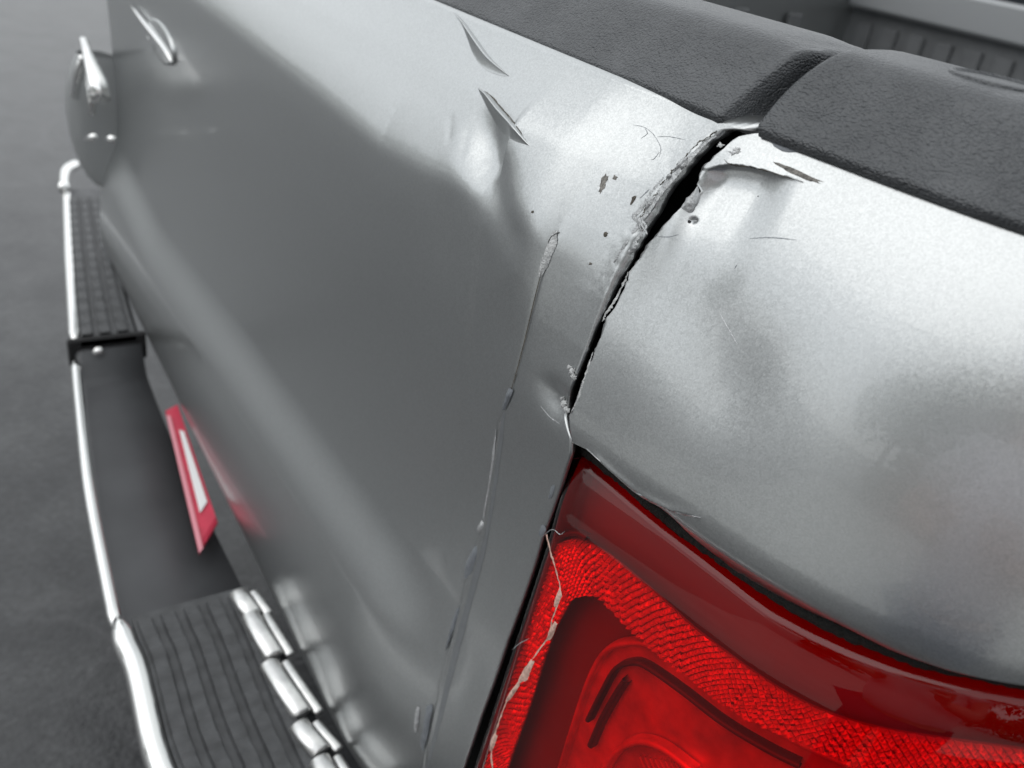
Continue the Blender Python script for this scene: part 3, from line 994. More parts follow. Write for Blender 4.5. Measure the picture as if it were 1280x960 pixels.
# ---- right tail light ----------------------------------------------
tail_light = empty('tail_light', (0, 0, 0), None, None, None, truck)
tail_light['label'] = 'cracked red tail light under the torn bed corner'
_lz = np.linspace(-.9, .05, 1900)
_ls = np.interp(_lz, [-.9, -.06, -.042, -.034, -.022, -.013, .0, .05], [.10, .10, .12, .24, .34, .42, .52, .52])
_lq = np.concatenate([[0], np.cumsum((_ls[1:] + _ls[:-1]) / 2 * np.diff(_lz))])
_lq = _lq - np.interp(-.036, _lz, _lq)
def ln_q(u, z, depth=0.0):
    return np.interp(z - z_top(u) * np.clip(1 + z / .2, 0, 1), _lz, _lq) + depth
def ln_fn(depth):
    return lambda u, z: sd_pt(u, z, ln_q(u, z, depth))
ln0 = Surf(ln_fn(0.0), np.linspace(-.08, .40, 120), np.linspace(-.5, .05, 150))
_le = ln0.uv([(718, 569), (704, 600), (678, 684), (641, 798), (588, 960), (560, 1045)])
_le = _le[np.argsort(_le[:, 1])]
_lt = ln0.uv([(718, 569), (744, 590), (787, 626), (829, 661), (865, 689), (900, 716), (963, 764), (1013, 791), (1063, 814), (1130, 838), (1180, 851), (1247, 866), (1280, 871), (1400, 890)])
def lamp_grid(depth, inset, nu=110, nvv=120, zb=-.5, u1=.38):
    t = np.linspace(0, 1, nvv)
    s_ = np.linspace(0, 1, nu)
    SS, TT = np.meshgrid(s_, t)
    zt = np.zeros_like(SS)
    U = SS * u1
    for _ in range(5):
        zt = np.interp(U, _lt[:, 0], _lt[:, 1]) - inset
        Z = zb + (zt - zb) * TT
        ul = np.interp(Z, _le[:, 1], _le[:, 0]) + inset
        U = ul + (u1 - ul) * SS ** 1.0
    return U, Z
U, Z = lamp_grid(0, 0)
ul = np.interp(Z, _le[:, 1], _le[:, 0])
du = U - ul
edge = .0045 * np.clip(1 - du / .012, 0, 1) ** 2
zt = np.interp(U, _lt[:, 0], _lt[:, 1])
P = sd_pt(U, Z, ln_q(U, Z) + edge)
x, y, nx, ny = plan(U)
skirt_l = P[:, :1] + np.stack([nx[:, :1] * .03, ny[:, :1] * .03, 0 * nx[:, :1]], -1)
P2 = np.concatenate([skirt_l, P[:, :1], P], 1)
_n3 = lambda q: np.concatenate([q[-1:, :1], q[-1:, :1], q[-1:]], 1)
skirt_t = P2[-1:] + np.stack([_n3(nx) * .03, _n3(ny) * .03, 0 * P2[-1:, :, 0]], -1)
P2 = np.concatenate([P2, P2[-1:], skirt_t], 0)
mesh_obj('lens', P2.reshape(-1, 3), grid_faces(P2.shape[0], P2.shape[1]), MAT['lens'], tail_light)
# housing behind the lens
U, Z = lamp_grid(.03, .0015, 60, 60)
P = sd_pt(U, Z, ln_q(U, Z, .024))
P = np.concatenate([sd_pt(U[:, :1], Z[:, :1], ln_q(U[:, :1], Z[:, :1], .0055)), sd_pt(U[:, :1] + .002, Z[:, :1], ln_q(U[:, :1], Z[:, :1], .014)), P], 1)
P = np.concatenate([P, P[-1:] + np.array([0, -.012, 0])], 0)
mesh_obj('housing', P.reshape(-1, 3), grid_faces(*P.shape[:2]), MAT['housing'], tail_light)

# reflector band made of small tilted facets
LD = .0095
lnR = Surf(ln_fn(LD), np.linspace(-.06, .40, 120), np.linspace(-.5, .01, 120))
outer_px = [(572, 1060), (606, 956), (654, 802), (679, 730), (691, 690), (701, 678), (720, 674), (745, 685), (770, 702), (822, 746), (866, 786), (919, 826), (972, 862), (1026, 890), (1085, 909), (1153, 922), (1280, 940), (1360, 952)]
inner_px = [(605, 1060), (634, 960), (662, 880), (687, 802), (705, 765), (715, 750), (735, 745), (750, 751), (779, 781), (822, 820), (857, 846), (892, 873), (926, 896), (1008, 934), (1044, 950), (1110, 975), (1250, 1010), (1330, 1025)]
oc = lnR.uv(smooth_curve(outer_px, 400))
ic = lnR.uv(smooth_curve(inner_px, 400))
# match the two outlines by nearest point
ln_ = np.concatenate([[0], np.cumsum(np.linalg.norm(np.diff((oc + ic) / 2, axis=0), axis=1))])
CELL = .0041
nA = int(ln_[-1] / CELL)
aa = np.linspace(0, ln_[-1], nA + 1)
O_ = np.stack([np.interp(aa, ln_, oc[:, k]) for k in (0, 1)], 1)
I_ = np.stack([np.interp(aa, ln_, ic[:, k]) for k in (0, 1)], 1)
mb = MB()
rr = np.random.default_rng(5)
def band_pt(a, b):
    a = min(max(a, 0), nA - 1e-6)
    k = int(a)
    f = a - k
    return (O_[k] * (1 - f) + O_[k + 1] * f) * (1 - b) + (I_[k] * (1 - f) + I_[k + 1] * f) * b
for i in range(nA):
    nb = max(4, int(round(np.linalg.norm(O_[i] - I_[i]) / CELL * 2)))
    for j in range(nb + 1):                      # diamonds in staggered rows
        ca, cb = i + (.5 if j % 2 else 0.0), j / nb
        ha, hb = .46, .92 / nb
        cs = np.array([band_pt(ca - ha, cb), band_pt(ca, max(0, cb - hb)), band_pt(ca + ha, cb), band_pt(ca, min(1, cb + hb))])
        q = np.vstack([cs, cs.mean(0) + rr.normal(0, .00025, 2)])
        dd = np.concatenate([LD + .0012 + rr.normal(0, .00025, 4), [LD - .0010 + rr.normal(0, .0003)]])
        Pq = sd_pt(q[:, 0], q[:, 1], ln_q(q[:, 0], q[:, 1]) + dd)
        mb.add(Pq, [(0, 1, 4), (1, 2, 4), (2, 3, 4), (3, 0, 4)])
mb.build('reflector_facets', MAT['reflector'], tail_light, smooth=False, kind='stuff')
bandb = np.stack([lnR.fn(O_[:, 0], O_[:, 1]), lnR.fn((O_ + I_)[:, 0] / 2, (O_ + I_)[:, 1] / 2), lnR.fn(I_[:, 0], I_[:, 1])], 0)
xb, yb, nxb, nyb = plan((O_ + I_)[:, 0] / 2)
bandb = bandb + np.stack([nxb, nyb, 0 * nxb], -1)[None] * .0025
mesh_obj('reflector_backing', bandb.reshape(-1, 3), grid_faces(3, len(O_)), MAT['backing'], tail_light)

def lamp_ring(name, px, depth, width, height, mat):
    """raised rounded moulding that follows a traced outline inside the lamp"""
    sf = Surf(ln_fn(depth), np.linspace(-.06, .40, 90), np.linspace(-.56, .01, 100))
    l = sf.uv(smooth_curve(px, 90))
    d = np.gradient(l, axis=0)
    nn = np.stack([-d[:, 1], d[:, 0]], 1)
    nn /= np.linalg.norm(nn, axis=1, keepdims=True)
    rws = []
    for a in np.linspace(0, math.pi, 7):
        q = l + nn * (width / 2 * math.cos(a))
        rws.append(sd_pt(q[:, 0], q[:, 1], ln_q(q[:, 0], q[:, 1], depth) - height * math.sin(a) + .004 * (abs(math.cos(a)) > .99)))
    rws = np.array(rws)
    return mesh_obj(name, rws.reshape(-1, 3), grid_faces(*rws.shape[:2]), mat, tail_light)
def lamp_fill(name, px, depth, mat):
    sf = Surf(ln_fn(depth), np.linspace(-.06, .40, 90), np.linspace(-.56, .01, 100))
    o = sf.uv(smooth_curve(px, 60))
    c = o.mean(0)
    ringz = [o * (1 - t) + c * t for t in (0, .3, .6, .85)]
    q = np.vstack(ringz + [c[None]])
    P_ = sd_pt(q[:, 0], q[:, 1], ln_q(q[:, 0], q[:, 1], depth))
    n = len(o)
    F_ = [tuple(f) for f in grid_faces(4, n)] + [(3 * n + i, 3 * n + i + 1, 4 * n) for i in range(n - 1)] + [(4 * n - 1, 3 * n, 4 * n)]
    F_ += [(k * n + n - 1, k * n, k * n + n, k * n + 2 * n - 1) for k in range(3)]
    return mesh_obj(name, P_, F_, mat, tail_light)
lamp_fill('bulb_chamber', [(700, 990), (722, 900), (745, 838), (775, 803), (800, 803), (845, 828), (919, 880), (1000, 926), (1060, 955), (1150, 990), (1150, 1060), (690, 1060)], .018, MAT['chamber'])
lamp_ring('chamber_rim', [(690, 1000), (712, 925), (738, 848), (760, 812), (786, 803), (812, 806), (850, 830), (919, 880), (1000, 926), (1080, 962)], .016, .004, .003, MAT['chamber'])
lamp_ring('chamber_shadow_lip', [(735, 900), (752, 866), (768, 838), (785, 829), (806, 832), (850, 862), (905, 904), (960, 937), (1000, 957)], .014, .0034, .002, MAT['bezel'])  # raised lip in dark bezel plastic
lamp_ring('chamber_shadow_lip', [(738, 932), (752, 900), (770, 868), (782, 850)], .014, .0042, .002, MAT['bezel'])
lamp_ring('bulb_socket', [(740, 1000), (757, 960), (775, 936), (800, 926), (830, 935), (870, 965)], .013, .0045, .003, MAT['chamber'])
lamp_ring('band_shadow_lip', [(697, 674), (708, 668), (722, 667), (733, 673)], .007, .0028, .0012, MAT['bezel'])  # short raised moulding, dark bezel plastic
for k in range(12):
    t = k / 11
    lamp_ring('bulb_rib', [(800 + 70 * t, 945 + 12 * t), (812 + 75 * t, 975 + 12 * t)], .016, .0016, .001, MAT['chamber'])
# the crack
lnF = Surf(ln_fn(0.0), np.linspace(-.08, .40, 120), np.linspace(-.5, .05, 150))
LN = (lnF, lambda u, z: sd_pt(u, z, ln_q(u, z)))
ck = [(683, 668), (688, 690), (694, 710), (700, 735), (698, 752), (690, 775), (686, 795), (670, 818), (655, 838), (648, 852), (636, 872), (626, 895), (618, 920), (614, 940), (616, 965)]
surf_line('lens_crack', *LN, ck, 1.7, MAT['crackm'], tail_light, .0006, .5, 201, False)
for k, ol in enumerate(([(700, 735), (703, 745), (697, 757), (693, 756), (696, 745)], [(694, 776), (697, 780), (690, 797), (684, 801), (686, 790)],
                        [(664, 824), (668, 828), (660, 848), (651, 853), (650, 846), (658, 834)], [(648, 852), (650, 857), (638, 874), (633, 878), (637, 866)],
                        [(619, 915), (622, 920), (617, 935), (613, 938), (614, 926)])):
    surf_patch('crack_chip', *LN, ol, MAT['crackm'], tail_light, .0010, .15, .0005, 210 + k)
surf_line('lens_scratch', *LN, [(676, 672), (690, 662), (700, 668), (706, 664)], .8, MAT['scuff'], tail_light, .0003, .4, 220)
surf_line('lens_crack', *LN, [(640, 812), (650, 804), (662, 798)], 1.0, MAT['scuff'], tail_light, .0003, .4, 221)
# foam seal between lamp and bed side
sl = smooth_curve([(722, 567), (750, 588), (780, 612), (812, 642), (843, 667), (870, 686), (905, 711), (950, 742), (1000, 773), (1055, 800), (1120, 826), (1180, 843), (1260, 859), (1340, 872)], 120)
sq = ln0.uv(sl)
mb = MB()
pp = sd_pt(sq[:, 0], sq[:, 1], ln_q(sq[:, 0], sq[:, 1]) + .0065)
pp[:, 2] += .0018
rj = np.random.default_rng(9)
mb.tube(pp + rj.normal(0, .00035, pp.shape), .0052, 8)
mb.build('foam_seal', MAT['rubber'], tail_light, smooth=True)

# ---- far tail light, seen edge-on -----------------------------------
far = empty('tail_light', (0, 0, 0), None, None, None, truck)
far['label'] = 'far tail light seen edge on past the tailgate'
FX = -1.455
def far_body(zs, ys, hw, mat, name):
    rw = []
    for z, d in zip(zs, ys):
        rw.append([(FX + .02 - hw, -.0 + .02, z), (FX - hw * .9, d * .6, z), (FX - hw * .4, d, z), (FX + hw * .4, d, z), (FX + hw, d * .5 + .01, z), (FX + hw, .03, z)])
    rw = np.array(rw)
    return sub(mesh_obj(name, rw.reshape(-1, 3), grid_faces(*rw.shape[:2]), mat, far), 1)
far_body([-.345, -.33, -.28, -.2, -.13, -.10], [-.03, -.05, -.070, -.080, -.07, -.05], .034, MAT['far_lens'], 'lens')
for pts, r in (([(104, 50), (112, 75), (122, 105), (126, 123)], (.007, .011, .017, .017)), ([(103, 72), (98, 95), (94, 120)], (.006, .010, .009)), ([(108, 80), (114, 120), (116, 143)], (.004, .007, .006)), ([(108, 174), (118, 171)], (.007, .006)), ([(135, 173), (141, 174)], (.006, .006))):
    m_ = MB()
    m_.tube(np.array([at(px, py, y=-.062) for px, py in pts]), list(np.array(r) * .85), 10)
    m_.build('bright_trim', MAT['chrome'], far, smooth=True)  # chrome trim; the two shortest tubes stand in for glints on the lens
# ---- emblem on the tailgate ----------------------------------------
tgF0 = Surf(tg_final, np.linspace(-1.4, -.6, 60), np.linspace(-.2, .19, 60))
ec = T([(202, 52)])[0]
n = 40
ring = []
for k, (s_, h) in enumerate(((1.0, .000), (1.0, .003), (.9, .0045), (.02, .0055))):
    ring.append([(ec[0] + .075 * s_ * math.cos(t), tg_y(np.array([ec[0]]), np.array([ec[1]]))[0] - h, ec[1] + .026 * s_ * math.sin(t)) for t in np.linspace(0, 2 * math.pi, n, endpoint=False)])
ring = np.array(ring)
emb = mesh_obj('emblem', ring.reshape(-1, 3), grid_faces(4, n, wrap=True), MAT['paint'], tailgate, label='plain oval badge on the tailgate with a bright upper rim')
_eu = tgF0.uv(smooth_curve([(170, 8), (184, 26), (199, 44), (212, 61), (221, 78)], 16))
_ep = tg_final(_eu[:, 0], _eu[:, 1])
_ep[:, 1] -= .006
m_ = MB()
m_.tube(_ep, .0052 * np.sin(np.linspace(.25, math.pi - .35, 16)), 8, squash=.6)
m_.build('emblem_rim', MAT['chrome'], tailgate, smooth=True)
_eu = tgF0.uv(smooth_curve([(186, 44), (196, 58), (207, 70), (217, 77)], 12))
_ep = tg_final(_eu[:, 0], _eu[:, 1])
_ep[:, 1] -= .003
m_ = MB()
m_.tube(_ep, .0022 * np.sin(np.linspace(.2, math.pi - .2, 12)), 6)
m_.build('emblem_rim', MAT['chrome'], tailgate, smooth=True)

# ---- bumper ---------------------------------------------------------
BZ = -.482
bumper = empty('bumper', (0, 0, 0), None, None, None, truck)
bumper['label'] = 'chrome rear bumper with black ribbed step pads'
out_px = [(240, 1080), (215, 1010), (190, 945), (168, 845), (150, 800), (126, 690), (108, 590), (98, 500), (93, 440), (86, 330), (82, 235)]
in_px = [(480, 1080), (452, 1015), (425, 960), (375, 855), (335, 770), (300, 695), (262, 620), (225, 545), (178, 430), (150, 335), (126, 240)]
oc = np.array([at(px, py, z=BZ) for px, py in smooth_curve(out_px, 60)])
ic = np.array([at(px, py, z=BZ) for px, py in smooth_curve(in_px, 60)])
oc = np.stack([np.interp(np.linspace(0, 1, 80), np.linspace(0, 1, 60), oc[:, k]) for k in range(3)], 1)
# resample both by x
xg = np.linspace(-.10, -1.92, 140)
OY = np.interp(xg[::-1], oc[::-1, 0], oc[::-1, 1])[::-1]
IY = np.interp(xg[::-1], ic[::-1, 0], ic[::-1, 1])[::-1]
def bump_y(x, f):
    """f = 0 at the outer edge, 1 at the inner edge"""
    a = np.interp(-np.asarray(x), -xg, OY)
    b = np.interp(-np.asarray(x), -xg, IY)
    return a * (1 - f) + b * f
rec_near, rec_far = at(235, 760, z=BZ)[0], at(135, 430, z=BZ)[0]
def dip(x):
    """the middle of the bumper drops for the plate"""
    return .045 * sstep(rec_near + .012, rec_near - .03, x) * sstep(rec_far - .012, rec_far + .05, x)
# body
prof = [(1.0, -.03, 0), (1.0, -.001, 0), (.12, -.001, 0), (.05, -.002, 0), (.01, -.008, 0), (-.005, -.02, 0), (.0, -.06, 0), (.05, -.14, 0), (.2, -.17, 0)]
rows = []
for f, h, _ in prof:
    xx = np.linspace(.22, -1.84, 160)
    ext = np.clip(xx, None, -.10)
    yy = bump_y(ext, f) + np.where(xx > -.10, (xx + .10) * .9, 0) ** 2 * 1.2
    rows.append(np.stack([xx, yy, BZ + h - (dip(xx) if h > -.05 else 0) + 0 * xx], -1))
rows = np.array(rows)
mesh_obj('bumper_shell', rows.reshape(-1, 3), grid_faces(*rows.shape[:2], flip=True), MAT['pad_smooth'], bumper)
# chrome face strip
def strip(x0, x1, f0, f1, h0, h1, mat, name, rr=.009):
    xx = np.linspace(x0, x1, 60)
    m_ = MB()
    yy = bump_y(np.clip(xx, None, -.10), f0)
    pts = np.stack([xx, yy, np.full(len(xx), h0)], -1)
    t = np.linspace(0, 1, len(xx))
    r = rr * np.clip(np.minimum(t, 1 - t) / .04, .25, 1) ** .5
    m_.tube(pts, r, 10)
    return m_.build(name, mat, bumper, smooth=True)
strip(.1, rec_near - .004, .02, 0, BZ + .006, 0, MAT['chrome'], 'chrome_edge', .0125)
strip(rec_near - .002, rec_far + .02, .005, 0, BZ - .012, 0, MAT['chrome'], 'chrome_edge', .008)
strip(rec_far - .01, -1.82, .02, 0, BZ + .006, 0, MAT['chrome'], 'chrome_edge', .010)
# step pads: base and ribs
def pad(x0, x1, nribs):
    base = empty('step_pad', (0, 0, 0), None, None, None, truck)
    xx = np.linspace(x0, x1, 40)
    rws = []
    for f, h in ((.93, .0), (.93, .010), (.10, .010), (.10, .0)):
        rws.append(np.stack([xx, bump_y(np.clip(xx, None, -.10), f), np.full(len(xx), BZ + h)], -1))
    rws = np.array(rws)
    e0 = rws[:, :1].copy(); e0[1:3, :, 2] = BZ
    e1 = rws[:, -1:].copy(); e1[1:3, :, 2] = BZ
    rws = np.concatenate([e0, rws, e1], 1)
    mesh_obj('pad_base', rws.reshape(-1, 3), grid_faces(*rws.shape[:2], flip=True), MAT['pad'], base, smooth=False)
    return base
def ribs(base, x0, x1, nribs):
    w_ = .80 / nribs
    for k in range(nribs):
        f0 = .12 + k * w_
        xx = np.linspace(x0 - .012, x1 + .012, 90)
        rws = []
        for f, h in ((f0, .009), (f0 + .012, .0145), (f0 + w_ * .62, .0145), (f0 + w_ * .70, .009)):
            hh = h + .0016 * (np.arange(len(xx)) % 6 < 3) * (h > .01)
            rws.append(np.stack([xx, bump_y(np.clip(xx, None, -.10), f), BZ + hh + 0 * xx], -1))
        rws = np.array(rws)
        mesh_obj('rib', rws.reshape(-1, 3), grid_faces(*rws.shape[:2], flip=True), MAT['pad'], base, smooth=False)
p1 = pad(.05, rec_near, 5)
ribs(p1, .05, rec_near, 5)
p2 = pad(rec_far, -1.76, 3)
ribs(p2, rec_far, -1.76, 3)
# bright clips along the inner edge of the near pad
for (a, b) in (((297, 740), (316, 768)), ((312, 768), (343, 820)), ((335, 828), (378, 893)), ((372, 905), (402, 940)), ((398, 948), (430, 1000))):
    m_ = MB()
    A, B_ = at(*a, z=BZ + .017), at(*b, z=BZ + .017)
    m_.tube([A, A * .97 + B_ * .03, A * .03 + B_ * .97, B_], [.008, .0105, .0105, .008], 12, squash=.6)
    m_.build('chrome_clip', MAT['worn_chrome'], bumper, smooth=True)
    m_ = MB()
    off = np.array([.002, .017, -.004])
    m_.tube([A + off, A * .97 + B_ * .03 + off, A * .03 + B_ * .97 + off, B_ + off], [.004, .0055, .0055, .004], 10, squash=.6)
    m_.build('chrome_clip', MAT['worn_chrome'], bumper, smooth=True)
# recess end wall with the plate lamp
xw = rec_far + .004
m_ = MB()
m_.box((xw - .01, bump_y(np.array([xw]), .5)[0], BZ - .012), (.012, .12, .05), bev=.003)
m_.build('recess_wall', MAT['under'], bumper)
m_ = MB()
c = at(123, 440, x=xw + .004)
m_.tube([c + np.array([-.006, 0, 0]), c + np.array([.003, 0, 0]), c + np.array([.006, 0, 0])], [.009, .009, .004], 14)
m_.build('plate_lamp', MAT['chrome'], bumper, smooth=True)
# end of the bumper, chrome
m_ = MB()
ea = [at(px, py, z=BZ + .02) for px, py in ((80, 236), (80, 222), (84, 212), (95, 206))]
m_.tube(smooth_curve(ea, 12), .012, 10)
m_.build('chrome_edge', MAT['chrome'], bumper, smooth=True)

# ---- licence plate --------------------------------------------------
PZ = BZ - .02
plate = empty('license_plate', (0, 0, 0), None, None, None, truck)
plate['label'] = 'red and white license plate lying in the bumper recess'
pc = [at(px, py, z=PZ) for px, py in ((207, 516), (222, 508), (272, 655), (249, 694))]
pc = np.array(pc)
def slab(P4, th, mat, name, parent, lift=0.0, bevel=.004):
    c = P4.mean(0)
    nrm = np.array([0, 0, 1.0])
    ins = c + (P4 - c) * .94
    V = np.vstack([P4 + nrm * lift, P4 + nrm * (lift + th * .6), ins + nrm * (lift + th)])
    F_ = [(8, 9, 10, 11)]
    for r in (0, 4):
        for k in range(4):
            F_.append((r + k, r + (k + 1) % 4, r + 4 + (k + 1) % 4, r + 4 + k))
    return mesh_obj(name, V, F_, mat, parent, smooth=False)
slab(pc, .006, MAT['plate_red'], 'plate_face', plate)
pw = np.array([at(px, py, z=PZ + .007) for px, py in ((224, 538), (230, 540), (259, 628), (250, 642))])
slab(np.array([at(px, py, z=PZ + .0068) for px, py in ((208, 520), (213, 520), (254, 686), (249, 692))]), .0015, MAT['plate_edge'], 'plate_border', plate, .0003)
slab(pw, .0012, MAT['plate_white'], 'plate_panel', plate, .0005)

# ---- bed, bulkhead, far side, cab -----------------------------------
m_ = MB(); m_.box((-.62, 1.02, -.31), (1.58, 1.82, .02))
floor_ = m_.build('bed_floor', MAT['liner'], truck)
for k in range(15):
    m_ = MB(); m_.box((-1.32 + k * .1, 1.02, -.296), (.05, 1.80, .012), bev=.003)
    m_.build('floor_rib', MAT['liner'], floor_)
m_ = MB(); m_.box((-.62, 1.95, -.105), (1.64, .03, .43))
bulk = m_.build('bulkhead', MAT['liner'], truck)
for k in range(19):
    m_ = MB(); m_.box((-1.38 + k * .085, 1.930, -.11), (.048, .010, .38), bev=.003)
    m_.build('liner_rib', MAT['liner'], bulk)
m_ = MB(); m_.box((-.62, 1.93, .155), (1.64, .06, .085), bev=.008)
m_.build('bulkhead_rail', MAT['liner_light'], bulk)
m_ = MB(); m_.box((-1.49, 1.05, -.2), (.10, 1.8, .77), bev=.01)
far_side = m_.build('bed_side', MAT['paint'], truck, label='far side of the truck bed')
m_ = MB(); m_.box((-1.48, 1.05, .205), (.12, 1.8, .035), bev=.01)
m_.build('rail_cap', MAT['leather'], far_side)
m_ = MB(); m_.box((-1.47, .10, -.2), (.13, .14, .77), bev=.01)
m_.build('rear_post', MAT['paint'], far_side)
for k in range(8):
    m_ = MB(); m_.box((-1.428, .3 + k * .2, -.11), (.014, .05, .38), bev=.003)
    m_.build('liner_rib', MAT['liner'], far_side)
m_ = MB(); m_.box((-.68, .092, -.12), (1.32, .02, .58), bev=.004)
m_.build('inner_skin', MAT['paint'], tailgate)
m_ = MB(); m_.box((.17, 1.08, -.1), (.03, 1.72, .42), bev=.004)
m_.build('liner_wall', MAT['liner'], bed_side)
# cab
cab = empty('cab', (0, 0, 0), None, None, None, truck)
m_ = MB(); m_.box((-.6, 2.85, -.22), (1.78, 1.6, .72), bev=.04); m_.build('cab_body', MAT['paint'], cab)
m_ = MB(); m_.box((-.6, 2.85, .60), (1.5, 1.4, .05), bev=.02); m_.build('roof', MAT['paint'], cab)
for sx in (-1, 1):
    for yy in (2.2, 3.5):
        m_ = MB(); m_.box((-.6 + sx * .72, yy, .36), (.06, .08, .46), bev=.01); m_.build('roof_post', MAT['paint'], cab)
m_ = MB(); m_.box((-.6, 2.2, .36), (1.38, .01, .44)); m_.build('rear_window', MAT['glass'], cab)
m_ = MB(); m_.box((-.6, 3.5, .36), (1.38, .01, .44)); m_.build('windscreen', MAT['glass'], cab)
m_ = MB(); m_.box((-.6, 4.25, -.28), (1.74, 1.2, .5), bev=.08); m_.build('bonnet', MAT['paint'], cab)
for (wx, wy) in ((.18, 1.15), (-1.38, 1.15), (.18, 4.2), (-1.38, 4.2)):
    wh = empty('wheel', (wx, wy, .37 - G), None, None, None, truck)
    n = 36
    ring = []
    for (r, o) in ((.22, -.10), (.34, -.11), (.37, -.08), (.37, .08), (.34, .11), (.22, .10)):
        ring.append([(o, r * math.cos(t), r * math.sin(t)) for t in np.linspace(0, 2 * math.pi, n, endpoint=False)])
    ring = np.array(ring)
    mesh_obj('tyre', ring.reshape(-1, 3), grid_faces(6, n, wrap=True), MAT['tyre'], wh)
    ring = []
    for (r, o) in ((.225, -.09), (.20, .04), (.06, .07), (.01, .07)):
        ring.append([(o * (1 if wx > 0 else -1), r * math.cos(t), r * math.sin(t)) for t in np.linspace(0, 2 * math.pi, n, endpoint=False)])
    ring = np.array(ring)
    mesh_obj('rim', ring.reshape(-1, 3), grid_faces(4, n, wrap=True), MAT['steel'], wh)

# ================================================================== what the paint and the lamp reflect
def leaf_crown(c, rad, hgt, nleaf, seed, size=.32):
    r = np.random.default_rng(seed)
    lobes = [(c + np.array([r.normal(0, rad * .45), r.normal(0, rad * .45), r.uniform(-.35, .45) * hgt]), r.uniform(.35, .6) * rad) for _ in range(9)]
    V, F_ = [], []
    for k in range(nleaf):
        lc, lr = lobes[r.integers(len(lobes))]
        d = r.normal(size=3)
        d /= np.linalg.norm(d)
        p = lc + d * lr * r.random() ** .35
        a = r.normal(size=3); a /= np.linalg.norm(a)
        b = np.cross(a, r.normal(size=3)); b /= np.linalg.norm(b)
        s_ = size * r.uniform(.6, 1.3)
        i = len(V)
        V += [p - a * s_, p + b * s_ * .5, p + a * s_, p - b * s_ * .5]
        F_.append((i, i + 1, i + 2, i + 3))
    return V, F_
def tree(x, y, h, rad, seed, label):
    t = empty('tree', (x, y, 0), label, 'tree', 'trees behind the photographer')
    r = np.random.default_rng(seed)
    m_ = MB()
    lean = r.normal(0, .2, 2)
    pts = [(0, 0, -.1), (lean[0] * .3, lean[1] * .3, h * .25), (lean[0], lean[1], h * .55), (lean[0] * 1.2, lean[1] * 1.2, h * .85)]
    m_.tube(smooth_curve(pts, 10), np.linspace(h * .028, h * .006, 10), 8)
    for k in range(5):
        z0 = h * r.uniform(.3, .6)
        a = r.uniform(0, 6.28)
        q = np.array([math.cos(a), math.sin(a), .7]) * rad * .7
        s0 = np.array([lean[0] * .5, lean[1] * .5, z0])
        m_.tube([s0, s0 + q * .5 + np.array([0, 0, .1]), s0 + q], [h * .011, h * .007, h * .003], 6)
    m_.build('trunk', MAT['bark'], t, smooth=True)
    V, F_ = leaf_crown(np.array([lean[0], lean[1], h * .62]), rad, h * .55, 2600, seed + 100, h * .034)
    mesh_obj('crown', V, F_, MAT['leaf'], t, smooth=False)
    return t
tl = [(-46, -22, 7, 4), (-54, -28, 8, 5), (-40, -32, 7, 4), (-62, -20, 8, 5), (-30, -40, 8, 4.5), (-70, -36, 9, 5.5),
      (-50, -44, 9, 5), (-76, -14, 9, 5.5), (-58, -10, 7, 4.5), (-.5, -18, 8, 3.4), (5, -17, 8.5, 3.6), (10.5, -15, 8.5, 3.8), (15, -11, 10, 4), (22, -9, 11, 4.5), (26, -2, 11, 4.4)]
ORD = ['first', 'second', 'third', 'fourth', 'fifth', 'sixth', 'seventh', 'eighth', 'ninth', 'tenth']
far_t = sorted([t for t in tl if t[0] < -20], key=lambda t: math.atan2(t[1], t[0]))
near_t = sorted([t for t in tl if t[0] >= -20])
for k, (x_, y_, h_, r_2) in enumerate(far_t):
    tree(x_, y_, h_, r_2, 300 + k, ORD[k] + ' low green tree from the left in the distant tree line behind the photographer')
for k, (x_, y_, h_, r_2) in enumerate(near_t):
    tree(x_, y_, h_, r_2, 330 + k, ORD[k] + ' tall green tree from the left beyond the driveway and its shrubs')

def house(x, y, rz):
    t = empty('house', (x, y, 0), 'white sided house with a garage door behind the photographer', 'house')
    t.rotation_euler = (0, 0, rz)
    W_, D_, H_ = 9.0, 7.0, 3.0
    m_ = MB(); m_.box((0, 0, H_ / 2), (W_, D_, H_)); wall = m_.build('wall', MAT['siding'], t)
    for k in range(14):
        m_ = MB(); m_.box((0, D_ / 2 + .012, .2 + k * .2), (W_, .03, .19), rot=Matrix.Rotation(.06, 3, 'X')); m_.build('siding_board', MAT['siding'], wall)
    V = [(-W_ / 2 - .4, -D_ / 2 - .4, H_), (W_ / 2 + .4, -D_ / 2 - .4, H_), (W_ / 2 + .4, D_ / 2 + .4, H_), (-W_ / 2 - .4, D_ / 2 + .4, H_), (-W_ / 2 - .4, 0, H_ + 2), (W_ / 2 + .4, 0, H_ + 2)]
    mesh_obj('roof', V, [(0, 1, 5, 4), (2, 3, 4, 5), (0, 4, 3), (1, 2, 5), (0, 3, 2, 1)], MAT['roofm'], t, smooth=False)
    m_ = MB(); m_.box((-2.0, D_ / 2 + .05, 1.1), (2.8, .06, 2.2)); gd = m_.build('garage_door', MAT['doorm'], t)
    for k in range(5):
        m_ = MB(); m_.box((-2.0, D_ / 2 + .09, .22 + k * .44), (2.7, .03, .40), bev=.01); m_.build('door_panel', MAT['doorm'], gd)
    for wx in (1.2, 3.2):
        m_ = MB(); m_.box((wx, D_ / 2 + .05, 1.7), (1.1, .06, 1.2)); wf = m_.build('window', MAT['doorm'], t)
        m_ = MB(); m_.box((wx, D_ / 2 + .085, 1.7), (.95, .02, 1.05)); m_.build('pane', MAT['glass'], wf)
    return t
